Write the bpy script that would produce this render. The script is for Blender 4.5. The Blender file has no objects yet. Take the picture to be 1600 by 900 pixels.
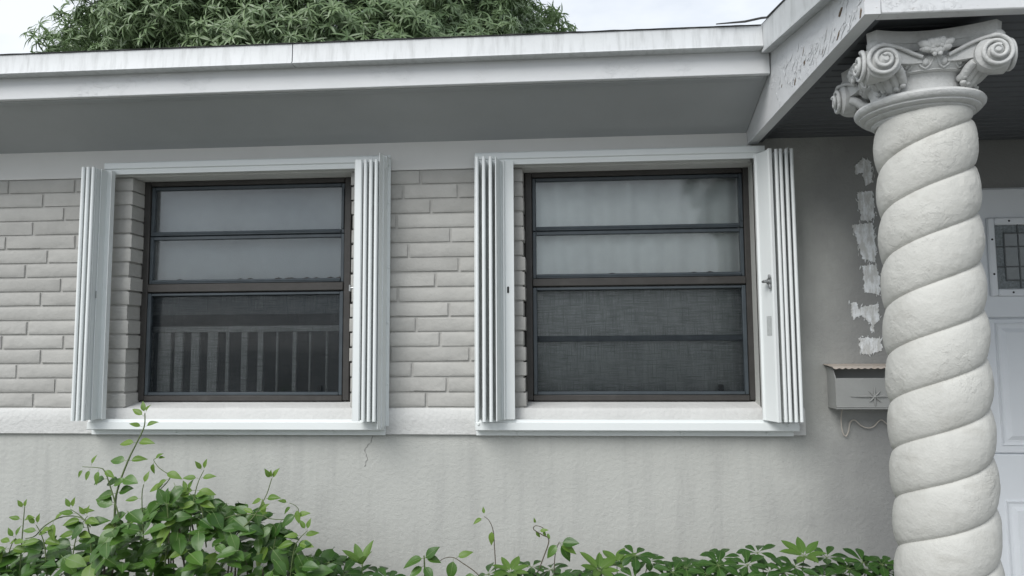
import bpy, bmesh, math, random
import numpy as np
from mathutils import Vector, Matrix, noise as mnoise
rnd = random.Random(7)
S = bpy.context.scene
COL = S.collection
R = math.radians

# ------------------------------------------------------------------ camera
cd = bpy.data.cameras.new('camera'); cam = bpy.data.objects.new('camera', cd); COL.objects.link(cam)
cd.sensor_width = 36.0; cd.lens = 24.975; cd.clip_start = 0.05; cd.clip_end = 2000
yaw, pitch, roll = R(4.27923), R(4.70439), R(0.3694)
Rw = Matrix.Rotation(yaw, 3, 'Z') @ Matrix.Rotation(pitch, 3, 'X') @ Matrix.Rotation(roll, 3, 'Y') @ Matrix.Rotation(R(90), 3, 'X')
cam.matrix_world = Matrix.Translation((0, -2.9, 1.45)) @ Rw.to_4x4()
S.camera = cam

# ------------------------------------------------------------------ world: overcast sky
SUN_EL, SUN_AZ = R(43), R(214)          # azimuth clockwise from +y (the sun is in front of the house, slightly left)
w = bpy.data.worlds.new('World'); S.world = w; w.use_nodes = True
nt = w.node_tree; nt.nodes.clear()
def N(t, tree, **k):
    n = tree.nodes.new(t)
    for a, b in k.items(): setattr(n, a, b)
    return n
sky = N('ShaderNodeTexSky', nt, sky_type='NISHITA', sun_disc=False, sun_elevation=SUN_EL, sun_rotation=SUN_AZ)
bg1 = N('ShaderNodeBackground', nt); bg1.inputs['Strength'].default_value = 0.10
bg2 = N('ShaderNodeBackground', nt); bg2.inputs['Strength'].default_value = .56
tc = N('ShaderNodeTexCoord', nt)
mp = N('ShaderNodeMapping', nt); mp.inputs['Scale'].default_value = (1.0, 1.0, 2.2)
cn = N('ShaderNodeTexNoise', nt); cn.inputs['Scale'].default_value = 2.6; cn.inputs['Detail'].default_value = 6; cn.inputs['Roughness'].default_value = .55
cr = N('ShaderNodeValToRGB', nt)
cr.color_ramp.elements[0].position = .34; cr.color_ramp.elements[0].color = (.72, .79, .90, 1)
cr.color_ramp.elements[1].position = .62; cr.color_ramp.elements[1].color = (1.10, 1.14, 1.18, 1)
mix = N('ShaderNodeMixShader', nt); mix.inputs[0].default_value = .88
out = N('ShaderNodeOutputWorld', nt)
L = nt.links.new
L(sky.outputs[0], bg1.inputs[0]); L(tc.outputs['Generated'], mp.inputs[0]); L(mp.outputs[0], cn.inputs['Vector'])
L(cn.outputs['Fac'], cr.inputs[0]); L(cr.outputs[0], bg2.inputs[0])
L(bg1.outputs[0], mix.inputs[1]); L(bg2.outputs[0], mix.inputs[2]); L(mix.outputs[0], out.inputs['Surface'])

sd = bpy.data.lights.new('sun', 'SUN'); sd.energy = 1.5; sd.angle = R(36); sd.color = (1.0, .985, .96)
sun = bpy.data.objects.new('sun', sd); COL.objects.link(sun)
sv = Vector((math.sin(SUN_AZ) * math.cos(SUN_EL), math.cos(SUN_AZ) * math.cos(SUN_EL), math.sin(SUN_EL)))
sun.rotation_euler = (-sv).to_track_quat('-Z', 'Y').to_euler(); sun.location = (0, -6, 9)

S.view_settings.view_transform = 'Standard'; S.view_settings.look = 'None'
S.view_settings.exposure = 0.80; S.view_settings.gamma = 1.0
S.render.engine = 'CYCLES'
S.render.resolution_x, S.render.resolution_y = 1024, 576

# ------------------------------------------------------------------ materials
def mat(name, col, rough=.6, var=.08, vscale=6, bump=0., bscale=60, bdet=6, spec=.4, metal=0., fine=0., finescale=300, warp=None):
    """painted surface: colour mottled by two noises, relief by one or two noise bumps"""
    m = bpy.data.materials.new(name); m.use_nodes = True
    t = m.node_tree; b = t.nodes['Principled BSDF']; l = t.links.new
    b.inputs['Roughness'].default_value = rough; b.inputs['Metallic'].default_value = metal
    b.inputs['Specular IOR Level'].default_value = spec
    c = N('ShaderNodeTexCoord', t)
    mpn = N('ShaderNodeMapping', t)
    if warp: mpn.inputs['Scale'].default_value = warp
    l(c.outputs['Object'], mpn.inputs[0])
    n1 = N('ShaderNodeTexNoise', t); n1.inputs['Scale'].default_value = vscale; n1.inputs['Detail'].default_value = 8; n1.inputs['Roughness'].default_value = .6
    l(mpn.outputs[0], n1.inputs['Vector'])
    rp = N('ShaderNodeValToRGB', t); e = rp.color_ramp.elements
    e[0].position = .3; e[1].position = .7
    e[0].color = (*[max(0, x * (1 - var)) for x in col], 1); e[1].color = (*[min(1, x * (1 + var)) for x in col], 1)
    l(n1.outputs['Fac'], rp.inputs[0]); l(rp.outputs[0], b.inputs['Base Color'])
    m['_c'] = 1
    last = None
    if bump > 0:
        n2 = N('ShaderNodeTexNoise', t); n2.inputs['Scale'].default_value = bscale; n2.inputs['Detail'].default_value = bdet
        l(c.outputs['Object'], n2.inputs['Vector'])
        bp = N('ShaderNodeBump', t); bp.inputs['Strength'].default_value = min(1, bump); bp.inputs['Distance'].default_value = .004 * max(1, bump)
        l(n2.outputs['Fac'], bp.inputs['Height']); last = bp
    if fine > 0:
        n3 = N('ShaderNodeTexNoise', t); n3.inputs['Scale'].default_value = finescale; n3.inputs['Detail'].default_value = 4
        l(c.outputs['Object'], n3.inputs['Vector'])
        b2 = N('ShaderNodeBump', t); b2.inputs['Strength'].default_value = fine; b2.inputs['Distance'].default_value = .0015
        l(n3.outputs['Fac'], b2.inputs['Height'])
        if last: l(last.outputs[0], b2.inputs['Normal'])
        last = b2
    if last: l(last.outputs[0], b.inputs['Normal'])
    return m

def stain(m, col, scale=(3, 3, 3), nscale=4, lo=.55, hi=.75, strength=.7):
    """irregular dirt patches mixed over the base colour"""
    t = m.node_tree; b = t.nodes['Principled BSDF']; l = t.links.new
    src = b.inputs['Base Color'].links[0].from_socket
    c = N('ShaderNodeTexCoord', t); mpn = N('ShaderNodeMapping', t); mpn.inputs['Scale'].default_value = scale
    n = N('ShaderNodeTexNoise', t); n.inputs['Scale'].default_value = nscale; n.inputs['Detail'].default_value = 9; n.inputs['Roughness'].default_value = .65
    l(c.outputs['Object'], mpn.inputs[0]); l(mpn.outputs[0], n.inputs['Vector'])
    mr = N('ShaderNodeMapRange', t); mr.inputs['From Min'].default_value = lo; mr.inputs['From Max'].default_value = hi; mr.inputs['To Max'].default_value = strength
    l(n.outputs['Fac'], mr.inputs['Value'])
    mx = N('ShaderNodeMix', t, data_type='RGBA'); l(mr.outputs[0], mx.inputs['Factor']); l(src, mx.inputs[6]); mx.inputs[7].default_value = (*col, 1)
    l(mx.outputs[2], b.inputs['Base Color'])
    return m

def cracks(m, scale=9, width=.02, depth=.6, detail_mask=2.5, lo=.5, hi=.62):
    """layers of old paint: irregular plateaus with sharp edges, only where a second noise allows"""
    t = m.node_tree; b = t.nodes['Principled BSDF']; l = t.links.new
    c = N('ShaderNodeTexCoord', t)
    n = N('ShaderNodeTexNoise', t); n.inputs['Scale'].default_value = detail_mask; n.inputs['Detail'].default_value = 4
    l(c.outputs['Object'], n.inputs['Vector'])
    m2 = N('ShaderNodeMapRange', t); m2.inputs['From Min'].default_value = lo; m2.inputs['From Max'].default_value = hi
    l(n.outputs['Fac'], m2.inputs['Value'])
    tot = None
    for k, thr in enumerate((.50, .58)):
        v = N('ShaderNodeTexNoise', t); v.inputs['Scale'].default_value = scale * (1 + .7 * k); v.inputs['Detail'].default_value = 7; v.inputs['Roughness'].default_value = .62
        v.inputs['Distortion'].default_value = .6
        l(c.outputs['Object'], v.inputs['Vector'])
        mr = N('ShaderNodeMapRange', t, interpolation_type='SMOOTHSTEP'); mr.inputs['From Min'].default_value = thr - width * .4; mr.inputs['From Max'].default_value = thr + width * .4
        l(v.outputs['Fac'], mr.inputs['Value'])
        if tot is None: tot = mr.outputs[0]
        else:
            ad = N('ShaderNodeMath', t, operation='ADD'); l(tot, ad.inputs[0]); l(mr.outputs[0], ad.inputs[1]); tot = ad.outputs[0]
    mu = N('ShaderNodeMath', t, operation='MULTIPLY'); l(tot, mu.inputs[0]); l(m2.outputs[0], mu.inputs[1])
    bp = N('ShaderNodeBump', t); bp.inputs['Strength'].default_value = depth; bp.inputs['Distance'].default_value = .0025
    l(mu.outputs[0], bp.inputs['Height'])
    if b.inputs['Normal'].links: l(b.inputs['Normal'].links[0].from_socket, bp.inputs['Normal'])
    l(bp.outputs[0], b.inputs['Normal'])
    return m

M = {}
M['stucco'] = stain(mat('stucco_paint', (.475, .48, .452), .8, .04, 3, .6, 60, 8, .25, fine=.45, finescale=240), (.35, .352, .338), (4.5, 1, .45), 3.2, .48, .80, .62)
def porch_shade(m, col):
    """porch shade mixed into the wall colour towards its porch end, with an uneven edge"""
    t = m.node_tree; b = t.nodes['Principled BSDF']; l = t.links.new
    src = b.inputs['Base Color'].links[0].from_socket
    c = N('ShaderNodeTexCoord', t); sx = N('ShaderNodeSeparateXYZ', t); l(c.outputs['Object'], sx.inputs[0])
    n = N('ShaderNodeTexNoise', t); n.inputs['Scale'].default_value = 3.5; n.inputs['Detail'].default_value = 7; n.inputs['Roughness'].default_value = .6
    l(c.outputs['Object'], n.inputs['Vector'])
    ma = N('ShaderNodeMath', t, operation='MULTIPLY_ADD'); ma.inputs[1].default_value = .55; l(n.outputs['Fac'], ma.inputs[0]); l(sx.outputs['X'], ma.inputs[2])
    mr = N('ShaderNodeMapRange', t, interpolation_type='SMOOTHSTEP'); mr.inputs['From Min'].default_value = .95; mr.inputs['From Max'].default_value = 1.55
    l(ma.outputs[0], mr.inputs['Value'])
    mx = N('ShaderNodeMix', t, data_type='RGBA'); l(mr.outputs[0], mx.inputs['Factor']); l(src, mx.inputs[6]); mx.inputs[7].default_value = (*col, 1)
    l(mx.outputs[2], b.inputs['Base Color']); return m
def each_differs(m, amt=.10):
    t = m.node_tree; b = t.nodes['Principled BSDF']; l = t.links.new; src = b.inputs['Base Color'].links[0].from_socket
    inf = N('ShaderNodeObjectInfo', t); mr = N('ShaderNodeMapRange', t); mr.inputs['To Min'].default_value = 1 - amt; mr.inputs['To Max'].default_value = 1 + amt * .6
    l(inf.outputs['Random'], mr.inputs['Value']); hs = N('ShaderNodeHueSaturation', t); l(src, hs.inputs['Color']); l(mr.outputs[0], hs.inputs['Value']); l(hs.outputs[0], b.inputs['Base Color'])
porch_shade(M['stucco'], (.25, .252, .245))  # shade under the porch, put into the stucco colour
M['brick'] = mat('brick_paint', (.435, .428, .405), .82, .07, 9, .7, 48, 10, .25, fine=.4, finescale=260)
each_differs(M['brick'])
M['band'] = mat('sill_paint', (.60, .60, .585), .75, .05, 8, .9, 60, 8, .3, fine=.4)
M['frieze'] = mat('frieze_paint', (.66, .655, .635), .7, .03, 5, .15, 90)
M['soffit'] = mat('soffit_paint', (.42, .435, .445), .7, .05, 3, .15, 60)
M['fascia'] = stain(cracks(mat('fascia_paint', (.66, .67, .675), .55, .03, 5, .2, 40), 22, .03, .45, 3, .54, .60), (.42, .38, .32), (1, 3, 3), 14, .70, .80, .6)
M['trim'] = stain(mat('drip_edge_paint', (.60, .615, .62), .5, .05, 5, .1, 50), (.33, .34, .335), (9, 4, 1.2), 5, .48, .74, .6)
M['beam'] = stain(cracks(mat('beam_paint', (.68, .69, .70), .6, .04, 5, .3, 40), 26, .03, .55, 3.2, .50, .56), (.30, .26, .21), (2, 2, 4), 22, .66, .74, .8)
M['shingle'] = mat('roof_felt', (.06, .06, .06), .9, .4, 20, .8, 60)
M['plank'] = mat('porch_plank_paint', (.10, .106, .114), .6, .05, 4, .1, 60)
M['alu'] = mat('white_powder_coat', (.765, .795, .79), .38, .02, 3, .05, 200, spec=.5)
M['steel'] = mat('grey_lock_metal', (.38, .39, .39), .4, .1, 40, metal=.7)
M['label'] = mat('grey_sticker', (.46, .48, .475), .6, .12, 90)
M['dark'] = mat('dark_slot', (.02, .02, .02), .7)
M['bronze'] = stain(mat('bronze_frame', (.048, .045, .042), .5, .12, 20, .2, 80), (.09, .088, .082), (1, 1, 1), 12, .55, .75, .5)
M['sash'] = mat('blue_grey_sash', (.055, .068, .078), .45, .15, 20, .1, 80)
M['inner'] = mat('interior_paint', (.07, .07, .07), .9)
M['curtain'] = mat('curtain_cloth', (.88, .89, .87), .9, .06, 10, .2, 200)
M['curtain2'] = mat('shade_cloth', (.42, .44, .46), .9, .10, 4, .2, 200)
M['slat'] = mat('slat_paint', (.80, .79, .77), .7)
M['column'] = stain(cracks(mat('column_paint', (.52, .517, .485), .74, .05, 9, .4, 60, 9, .3, fine=.6, finescale=190), 17, .075, .40, 6, .48, .60), (.38, .37, .335), (1, 1, 1.6), 11, .52, .74, .55)
M['capital'] = stain(cracks(mat('capital_paint', (.55, .555, .545), .74, .05, 10, .7, 70, 8, .3, fine=.5, finescale=220), 30, .06, .3, 5, .50, .6), (.40, .40, .385), (1, 1, 1), 22, .52, .72, .6)
M['mailbox'] = mat('mailbox_paint', (.29, .295, .285), .55, .05, 12, .15, 80)
M['lid'] = stain(mat('rusty_lid_paint', (.47, .42, .37), .7, .15, 40, .3, 120), (.33, .24, .17), (1, 1, 1), 40, .5, .7, .7)
M['wire'] = mat('old_wire', (.46, .42, .37), .6)
M['patch'] = stain(mat('primer_patch', (.80, .82, .83), .85, .10, 60, .8, 120), (.55, .55, .53), (1.6, 1, .5), 40, .42, .58, .9)
M['crack'] = mat('crack_shadow', (.20, .19, .18), .9)
M['door'] = mat('door_paint', (.76, .79, .82), .42, .02, 4, .06, 90)
M['lead'] = mat('leaded_glass_came', (.12, .13, .135), .5, .1, 60)
M['obscure'] = mat('textured_glass', (.20, .225, .235), .3, .35, 120, .8, 180)
M['clear'] = mat('leaded_clear_glass', (.10, .12, .125), .08, .2, 14, .2, 20, spec=.7)
M['lawn'] = mat('grass_and_paving', (.16, .162, .15), .95, .3, 1.2, .6, 20)
M['slab'] = mat('porch_concrete', (.36, .355, .34), .85, .1, 3, .3, 40)
M['soil'] = mat('garden_soil', (.07, .055, .042), .95, .3, 10, .8, 30)

def glass_mat():
    m = bpy.data.materials.new('window_glass'); m.use_nodes = True; t = m.node_tree; t.nodes.clear(); l = t.links.new
    o = N('ShaderNodeOutputMaterial', t); tr = N('ShaderNodeBsdfTransparent', t); tr.inputs[0].default_value = (.95, .97, .97, 1)
    g = N('ShaderNodeBsdfGlossy', t); g.inputs['Roughness'].default_value = .06
    f = N('ShaderNodeFresnel', t); f.inputs['IOR'].default_value = 1.6
    mx = N('ShaderNodeMixShader', t); l(f.outputs[0], mx.inputs[0]); l(tr.outputs[0], mx.inputs[1]); l(g.outputs[0], mx.inputs[2])
    df = N('ShaderNodeBsdfDiffuse', t); df.inputs[0].default_value = (.5, .53, .54, 1)
    c = N('ShaderNodeTexCoord', t); n = N('ShaderNodeTexNoise', t); n.inputs['Scale'].default_value = 5; n.inputs['Detail'].default_value = 6
    l(c.outputs['Object'], n.inputs['Vector'])
    mr = N('ShaderNodeMapRange', t); mr.inputs['From Min'].default_value = .3; mr.inputs['From Max'].default_value = .8; mr.inputs['To Min'].default_value = .02; mr.inputs['To Max'].default_value = .09
    l(n.outputs['Fac'], mr.inputs['Value'])
    m2 = N('ShaderNodeMixShader', t); l(mr.outputs[0], m2.inputs[0]); l(mx.outputs[0], m2.inputs[1]); l(df.outputs[0], m2.inputs[2])
    l(m2.outputs[0], o.inputs[0]); return m
M['glass'] = glass_mat()
def screen_mat():
    m = bpy.data.materials.new('insect_mesh'); m.use_nodes = True; t = m.node_tree; t.nodes.clear(); l = t.links.new
    o = N('ShaderNodeOutputMaterial', t); tr = N('ShaderNodeBsdfTransparent', t)
    d = N('ShaderNodeBsdfDiffuse', t); d.inputs[0].default_value = (.018, .022, .025, 1)
    c = N('ShaderNodeTexCoord', t)
    facs = []
    for sc in ((640, 640, 13), (13, 13, 640)):
        mpn = N('ShaderNodeMapping', t); mpn.inputs['Scale'].default_value = sc
        n = N('ShaderNodeTexNoise', t); n.inputs['Scale'].default_value = 1.0; n.inputs['Detail'].default_value = 3
        l(c.outputs['Object'], mpn.inputs[0]); l(mpn.outputs[0], n.inputs['Vector']); facs.append(n)
    a = N('ShaderNodeMath', t, operation='MAXIMUM'); l(facs[0].outputs['Fac'], a.inputs[0]); l(facs[1].outputs['Fac'], a.inputs[1])
    mr = N('ShaderNodeMapRange', t); mr.inputs['From Min'].default_value = .42; mr.inputs['From Max'].default_value = .72; mr.inputs['To Min'].default_value = .12; mr.inputs['To Max'].default_value = .42
    l(a.outputs[0], mr.inputs['Value'])
    mx = N('ShaderNodeMixShader', t); l(mr.outputs[0], mx.inputs[0]); l(tr.outputs[0], mx.inputs[1]); l(d.outputs[0], mx.inputs[2]); l(mx.outputs[0], o.inputs[0])
    return m
M['screen'] = screen_mat()
def leaf_mat(name, c1, c2, rough=.42, trans=.3, spec=.45, oscale=1.0):
    m = bpy.data.materials.new(name); m.use_nodes = True; t = m.node_tree; l = t.links.new
    b = t.nodes['Principled BSDF']; o = t.nodes['Material Output']
    b.inputs['Roughness'].default_value = rough; b.inputs['Specular IOR Level'].default_value = spec
    inf = N('ShaderNodeObjectInfo', t); geo = N('ShaderNodeNewGeometry', t)
    n = N('ShaderNodeTexNoise', t); n.inputs['Scale'].default_value = 3.0 * oscale
    l(geo.outputs['Position'], n.inputs['Vector'])
    ad = N('ShaderNodeMath', t, operation='ADD'); l(inf.outputs['Random'], ad.inputs[0]); l(geo.outputs['Random Per Island'], ad.inputs[1])
    a2 = N('ShaderNodeMath', t, operation='ADD'); l(ad.outputs[0], a2.inputs[0]); l(n.outputs['Fac'], a2.inputs[1])
    fr = N('ShaderNodeMath', t, operation='MULTIPLY'); fr.inputs[1].default_value = .4; l(a2.outputs[0], fr.inputs[0])
    rp = N('ShaderNodeValToRGB', t); rp.color_ramp.elements[0].color = (*c1, 1); rp.color_ramp.elements[1].color = (*c2, 1)
    rp.color_ramp.elements[0].position = .15; rp.color_ramp.elements[1].position = .9
    l(fr.outputs[0], rp.inputs[0]); l(rp.outputs[0], b.inputs['Base Color'])
    tl = N('ShaderNodeBsdfTranslucent', t); l(rp.outputs[0], tl.inputs[0])
    mx = N('ShaderNodeMixShader', t); mx.inputs[0].default_value = trans
    l(b.outputs[0], mx.inputs[1]); l(tl.outputs[0], mx.inputs[2]); l(mx.outputs[0], o.inputs[0])
    n2 = N('ShaderNodeTexNoise', t); n2.inputs['Scale'].default_value = 70
    tc2 = N('ShaderNodeTexCoord', t); l(tc2.outputs['Object'], n2.inputs['Vector'])
    bp = N('ShaderNodeBump', t); bp.inputs['Strength'].default_value = .25; bp.inputs['Distance'].default_value = .002
    l(n2.outputs['Fac'], bp.inputs['Height']); l(bp.outputs[0], b.inputs['Normal'])
    return m
M['leaf'] = leaf_mat('vine_leaf', (.022, .074, .011), (.092, .190, .030), rough=.36, trans=.2, spec=.5)
M['newleaf'] = leaf_mat('young_vine_leaf', (.10, .21, .030), (.20, .31, .055), trans=.4)
M['umbrella'] = leaf_mat('umbrella_leaf', (.018, .058, .013), (.050, .118, .023), rough=.35, trans=.2)
M['umbrella_new'] = leaf_mat('young_umbrella_leaf', (.085, .185, .035), (.15, .26, .055), rough=.4, trans=.4)
M['rib'] = leaf_mat('leaf_midrib', (.13, .20, .07), (.19, .26, .10), trans=.1)
M['stem'] = mat('green_stem', (.11, .15, .055), .6, .2, 30)
M['wood'] = mat('brown_twig', (.10, .085, .06), .8, .2, 30)
M['mango'] = leaf_mat('mango_leaf', (.080, .145, .060), (.24, .33, .165), rough=.42, trans=.3, spec=.6, oscale=.4)
M['bark'] = mat('tree_bark', (.13, .115, .10), .9, .25, 6, 1, 12)

# ------------------------------------------------------------------ mesh helpers
class MB:
    def __init__(s): s.v = []; s.f = []; s.mi = []
    def add(s, vs, fs, mi=0):
        o = len(s.v); s.v += [tuple(p) for p in vs]; s.f += [tuple(i + o for i in f) for f in fs]; s.mi += [mi] * len(fs); return s
    def box(s, x0, x1, y0, y1, z0, z1, mi=0):
        vs = [(x, y, z) for x in (x0, x1) for y in (y0, y1) for z in (z0, z1)]
        return s.add(vs, [(0, 1, 3, 2), (4, 6, 7, 5), (0, 4, 5, 1), (2, 3, 7, 6), (0, 2, 6, 4), (1, 5, 7, 3)], mi)
    def bbox(s, x0, x1, y0, y1, z0, z1, b=.002, mi=0):
        """box whose edges are chamfered"""
        bm = bmesh.new(); bmesh.ops.create_cube(bm, size=1)
        for v in bm.verts: v.co = Vector(((x0 + x1) / 2 + v.co.x * (x1 - x0), (y0 + y1) / 2 + v.co.y * (y1 - y0), (z0 + z1) / 2 + v.co.z * (z1 - z0)))
        b = min(b, .45 * min(x1 - x0, y1 - y0, z1 - z0))
        bmesh.ops.bevel(bm, geom=bm.edges[:], offset=b, segments=1, affect='EDGES')
        bm.verts.ensure_lookup_table(); bm.verts.index_update()
        s.add([v.co[:] for v in bm.verts], [[v.index for v in f.verts] for f in bm.faces], mi); bm.free(); return s
    def tube(s, pts, r, n=8, mi=0, caps=True):
        pts = [Vector(p) for p in pts]; k = len(pts)
        rr = r if isinstance(r, (list, tuple)) else [r] * k
        vs, fs = [], []; up = None
        for i, p in enumerate(pts):
            d = (pts[min(i + 1, k - 1)] - pts[max(i - 1, 0)]).normalized()
            if up is None: up = d.orthogonal().normalized()
            up = (up - d * up.dot(d)); up = up.normalized() if up.length > 1e-6 else d.orthogonal().normalized()
            q = d.cross(up)
            for j in range(n):
                a = 2 * math.pi * j / n; vs.append(p + (up * math.cos(a) + q * math.sin(a)) * rr[i])
        for i in range(k - 1):
            for j in range(n):
                a, b = i * n + j, i * n + (j + 1) % n; fs.append((a, b, b + n, a + n))
        if caps: fs += [tuple(range(n))[::-1], tuple((k - 1) * n + j for j in range(n))]
        return s.add(vs, fs, mi)
    def prism(s, poly, y0, y1, mi=0, axis='y'):
        """polygon given in (x,z) for axis y, (y,z) for axis x, (x,y) for axis z"""
        n = len(poly)
        f = {'y': lambda p, t: (p[0], t, p[1]), 'x': lambda p, t: (t, p[0], p[1]), 'z': lambda p, t: (p[0], p[1], t)}[axis]
        vs = [f(p, y0) for p in poly] + [f(p, y1) for p in poly]
        fs = [tuple(range(n)), tuple(range(2 * n - 1, n - 1, -1))] + [(i, i + n, (i + 1) % n + n, (i + 1) % n) for i in range(n)]
        return s.add(vs, fs, mi)
    def lathe(s, prof, c=(0, 0), n=64, mi=0):
        """prof = list of (r, z); open ends"""
        vs = [(c[0] + r * math.cos(2 * math.pi * j / n), c[1] + r * math.sin(2 * math.pi * j / n), z) for r, z in prof for j in range(n)]
        fs = [(i * n + j, i * n + (j + 1) % n, (i + 1) * n + (j + 1) % n, (i + 1) * n + j) for i in range(len(prof) - 1) for j in range(n)]
        return s.add(vs, fs, mi)
    def ball(s, c, r, u=12, v=8, mi=0, rot=None):
        rx, ry, rz = (r, r, r) if not isinstance(r, (tuple, list)) else r
        vs, fs = [], []
        for i in range(v + 1):
            t = math.pi * i / v
            for j in range(u):
                a = 2 * math.pi * j / u
                p = Vector((rx * math.sin(t) * math.cos(a), ry * math.sin(t) * math.sin(a), rz * math.cos(t)))
                if rot is not None: p = rot @ p
                vs.append(Vector(c) + p)
        for i in range(v):
            for j in range(u): fs.append((i * u + j, (i + 1) * u + j, (i + 1) * u + (j + 1) % u, i * u + (j + 1) % u))
        return s.add(vs, fs, mi)
    def mesh(s, name, mats, smooth=True, angle=38):
        me = bpy.data.meshes.new(name); me.from_pydata(s.v, [], s.f)
        for m in (mats if isinstance(mats, (list, tuple)) else [mats]): me.materials.append(m)
        me.polygons.foreach_set('material_index', s.mi)
        bm = bmesh.new(); bm.from_mesh(me); bmesh.ops.remove_doubles(bm, verts=bm.verts, dist=1e-6)
        bmesh.ops.recalc_face_normals(bm, faces=bm.faces); bm.to_mesh(me); bm.free()
        if smooth:
            me.shade_smooth()
            if angle: me.set_sharp_from_angle(angle=R(angle))
        return me
    def build(s, name, mats, parent=None, smooth=True, angle=38, **tags):
        return link(name, s.mesh(name, mats, smooth, angle), parent, **tags)

def link(name, me, parent=None, **tags):
    o = bpy.data.objects.new(name, me); COL.objects.link(o)
    if parent is not None:
        o.parent = parent; o.matrix_parent_inverse = world_of(parent).inverted()
    for k, v in tags.items(): o[k] = v
    return o
def world_of(o):
    m = o.matrix_basis.copy()
    if o.parent: m = world_of(o.parent) @ o.matrix_parent_inverse @ m
    return m
def thing(name, label, cat, loc=(0, 0, 0), group=None):
    o = bpy.data.objects.new(name, None); COL.objects.link(o); o.location = loc; o.empty_display_size = .1
    o['label'] = label; o['category'] = cat
    if group: o['group'] = group
    return o
def pair(o, **k):
    for a, b in k.items(): o[a] = b
    return o

# ------------------------------------------------------------------ ground
g = MB(); g.add([(-900, -900, 0), (900, -900, 0), (900, 900, 0), (-900, 900, 0)], [(0, 1, 2, 3)])
g.build('ground', M['lawn'], smooth=False, kind='structure')
MB().box(-4.6, 1.30, -.85, -.02, .004, .03).build('planting_bed', M['soil'], kind='structure')
MB().box(.70, 4.6, -1.25, .10, .004, .06).build('porch_floor', M['slab'], kind='structure')

# ------------------------------------------------------------------ house
house = thing('house', 'single storey painted house with brick panels, wide eaves and a corner porch', 'house')
ZB0, ZB1, ZBR, ZSF = 1.097, 1.203, 2.190, 2.303      # band bottom, band top, top of bricks, top of frieze
W1, W2 = (-1.858, -.892), (-.165, .768)               # clear openings between the brick or stucco reveals
def wall_grid(m, x0, x1, z0, z1, nx, nz, y, amp):      # a stucco face with slight unevenness
    vs = []
    for i in range(nx + 1):
        for j in range(nz + 1):
            x, z = x0 + (x1 - x0) * i / nx, z0 + (z1 - z0) * j / nz
            vs.append((x, y + amp * mnoise.noise(Vector((x * 3, z * 3, 5))) + amp * .5 * mnoise.noise(Vector((x * 11, z * 11, 2))), z))
    m.add(vs, [(i * (nz + 1) + j, (i + 1) * (nz + 1) + j, (i + 1) * (nz + 1) + j + 1, i * (nz + 1) + j + 1) for i in range(nx) for j in range(nz)])
m = MB()
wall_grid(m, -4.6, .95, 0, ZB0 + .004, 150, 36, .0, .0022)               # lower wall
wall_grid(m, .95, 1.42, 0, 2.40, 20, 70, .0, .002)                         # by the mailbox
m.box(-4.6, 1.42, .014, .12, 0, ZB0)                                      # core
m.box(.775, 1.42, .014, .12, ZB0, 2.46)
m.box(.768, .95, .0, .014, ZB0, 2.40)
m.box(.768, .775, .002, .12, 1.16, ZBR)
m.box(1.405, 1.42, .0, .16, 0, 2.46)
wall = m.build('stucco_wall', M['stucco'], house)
MB().box(-4.6, .775, .014, .12, ZBR, 2.47).build('lintel', M['frieze'], house)
MB().bbox(-4.6, .757, -.008, .012, ZBR + .001, 2.345, .002).build('frieze_board', M['frieze'], house)
# sill band with a sloped top under the windows
m = MB()
nb = 220
vs = []
for i in range(nb + 1):
    x = -4.6 + (.93 + 4.6) * i / nb
    e = lambda k: .0018 * mnoise.noise(Vector((x * 9, k, 1)))
    vs += [(x, -.001, ZB0 + e(0)), (x, -.015 + e(4), ZB0 + e(1)), (x, -.016 + e(5), ZB0 + .05), (x, -.015 + e(6), ZB1 - .012 + e(2)), (x, -.008, ZB1 - .002 + e(2)), (x, .012, ZB1 + .003)]
m.add(vs, [(i * 6 + j, (i + 1) * 6 + j, (i + 1) * 6 + j + 1, i * 6 + j + 1) for i in range(nb) for j in range(5)] + [tuple(range(6)), tuple(nb * 6 + j for j in range(5, -1, -1))])
band = m.build('sill_band', M['band'], house)
for a, b in (W1, W2):
    q = MB(); q.prism([(.011, ZB1 - .03), (.011, ZB1 + .003), (.125, ZB1 + .022), (.125, ZB1 - .03)], a - .012, b + .010, axis='x')
    q.build('window_sill', M['band'], house)

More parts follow.
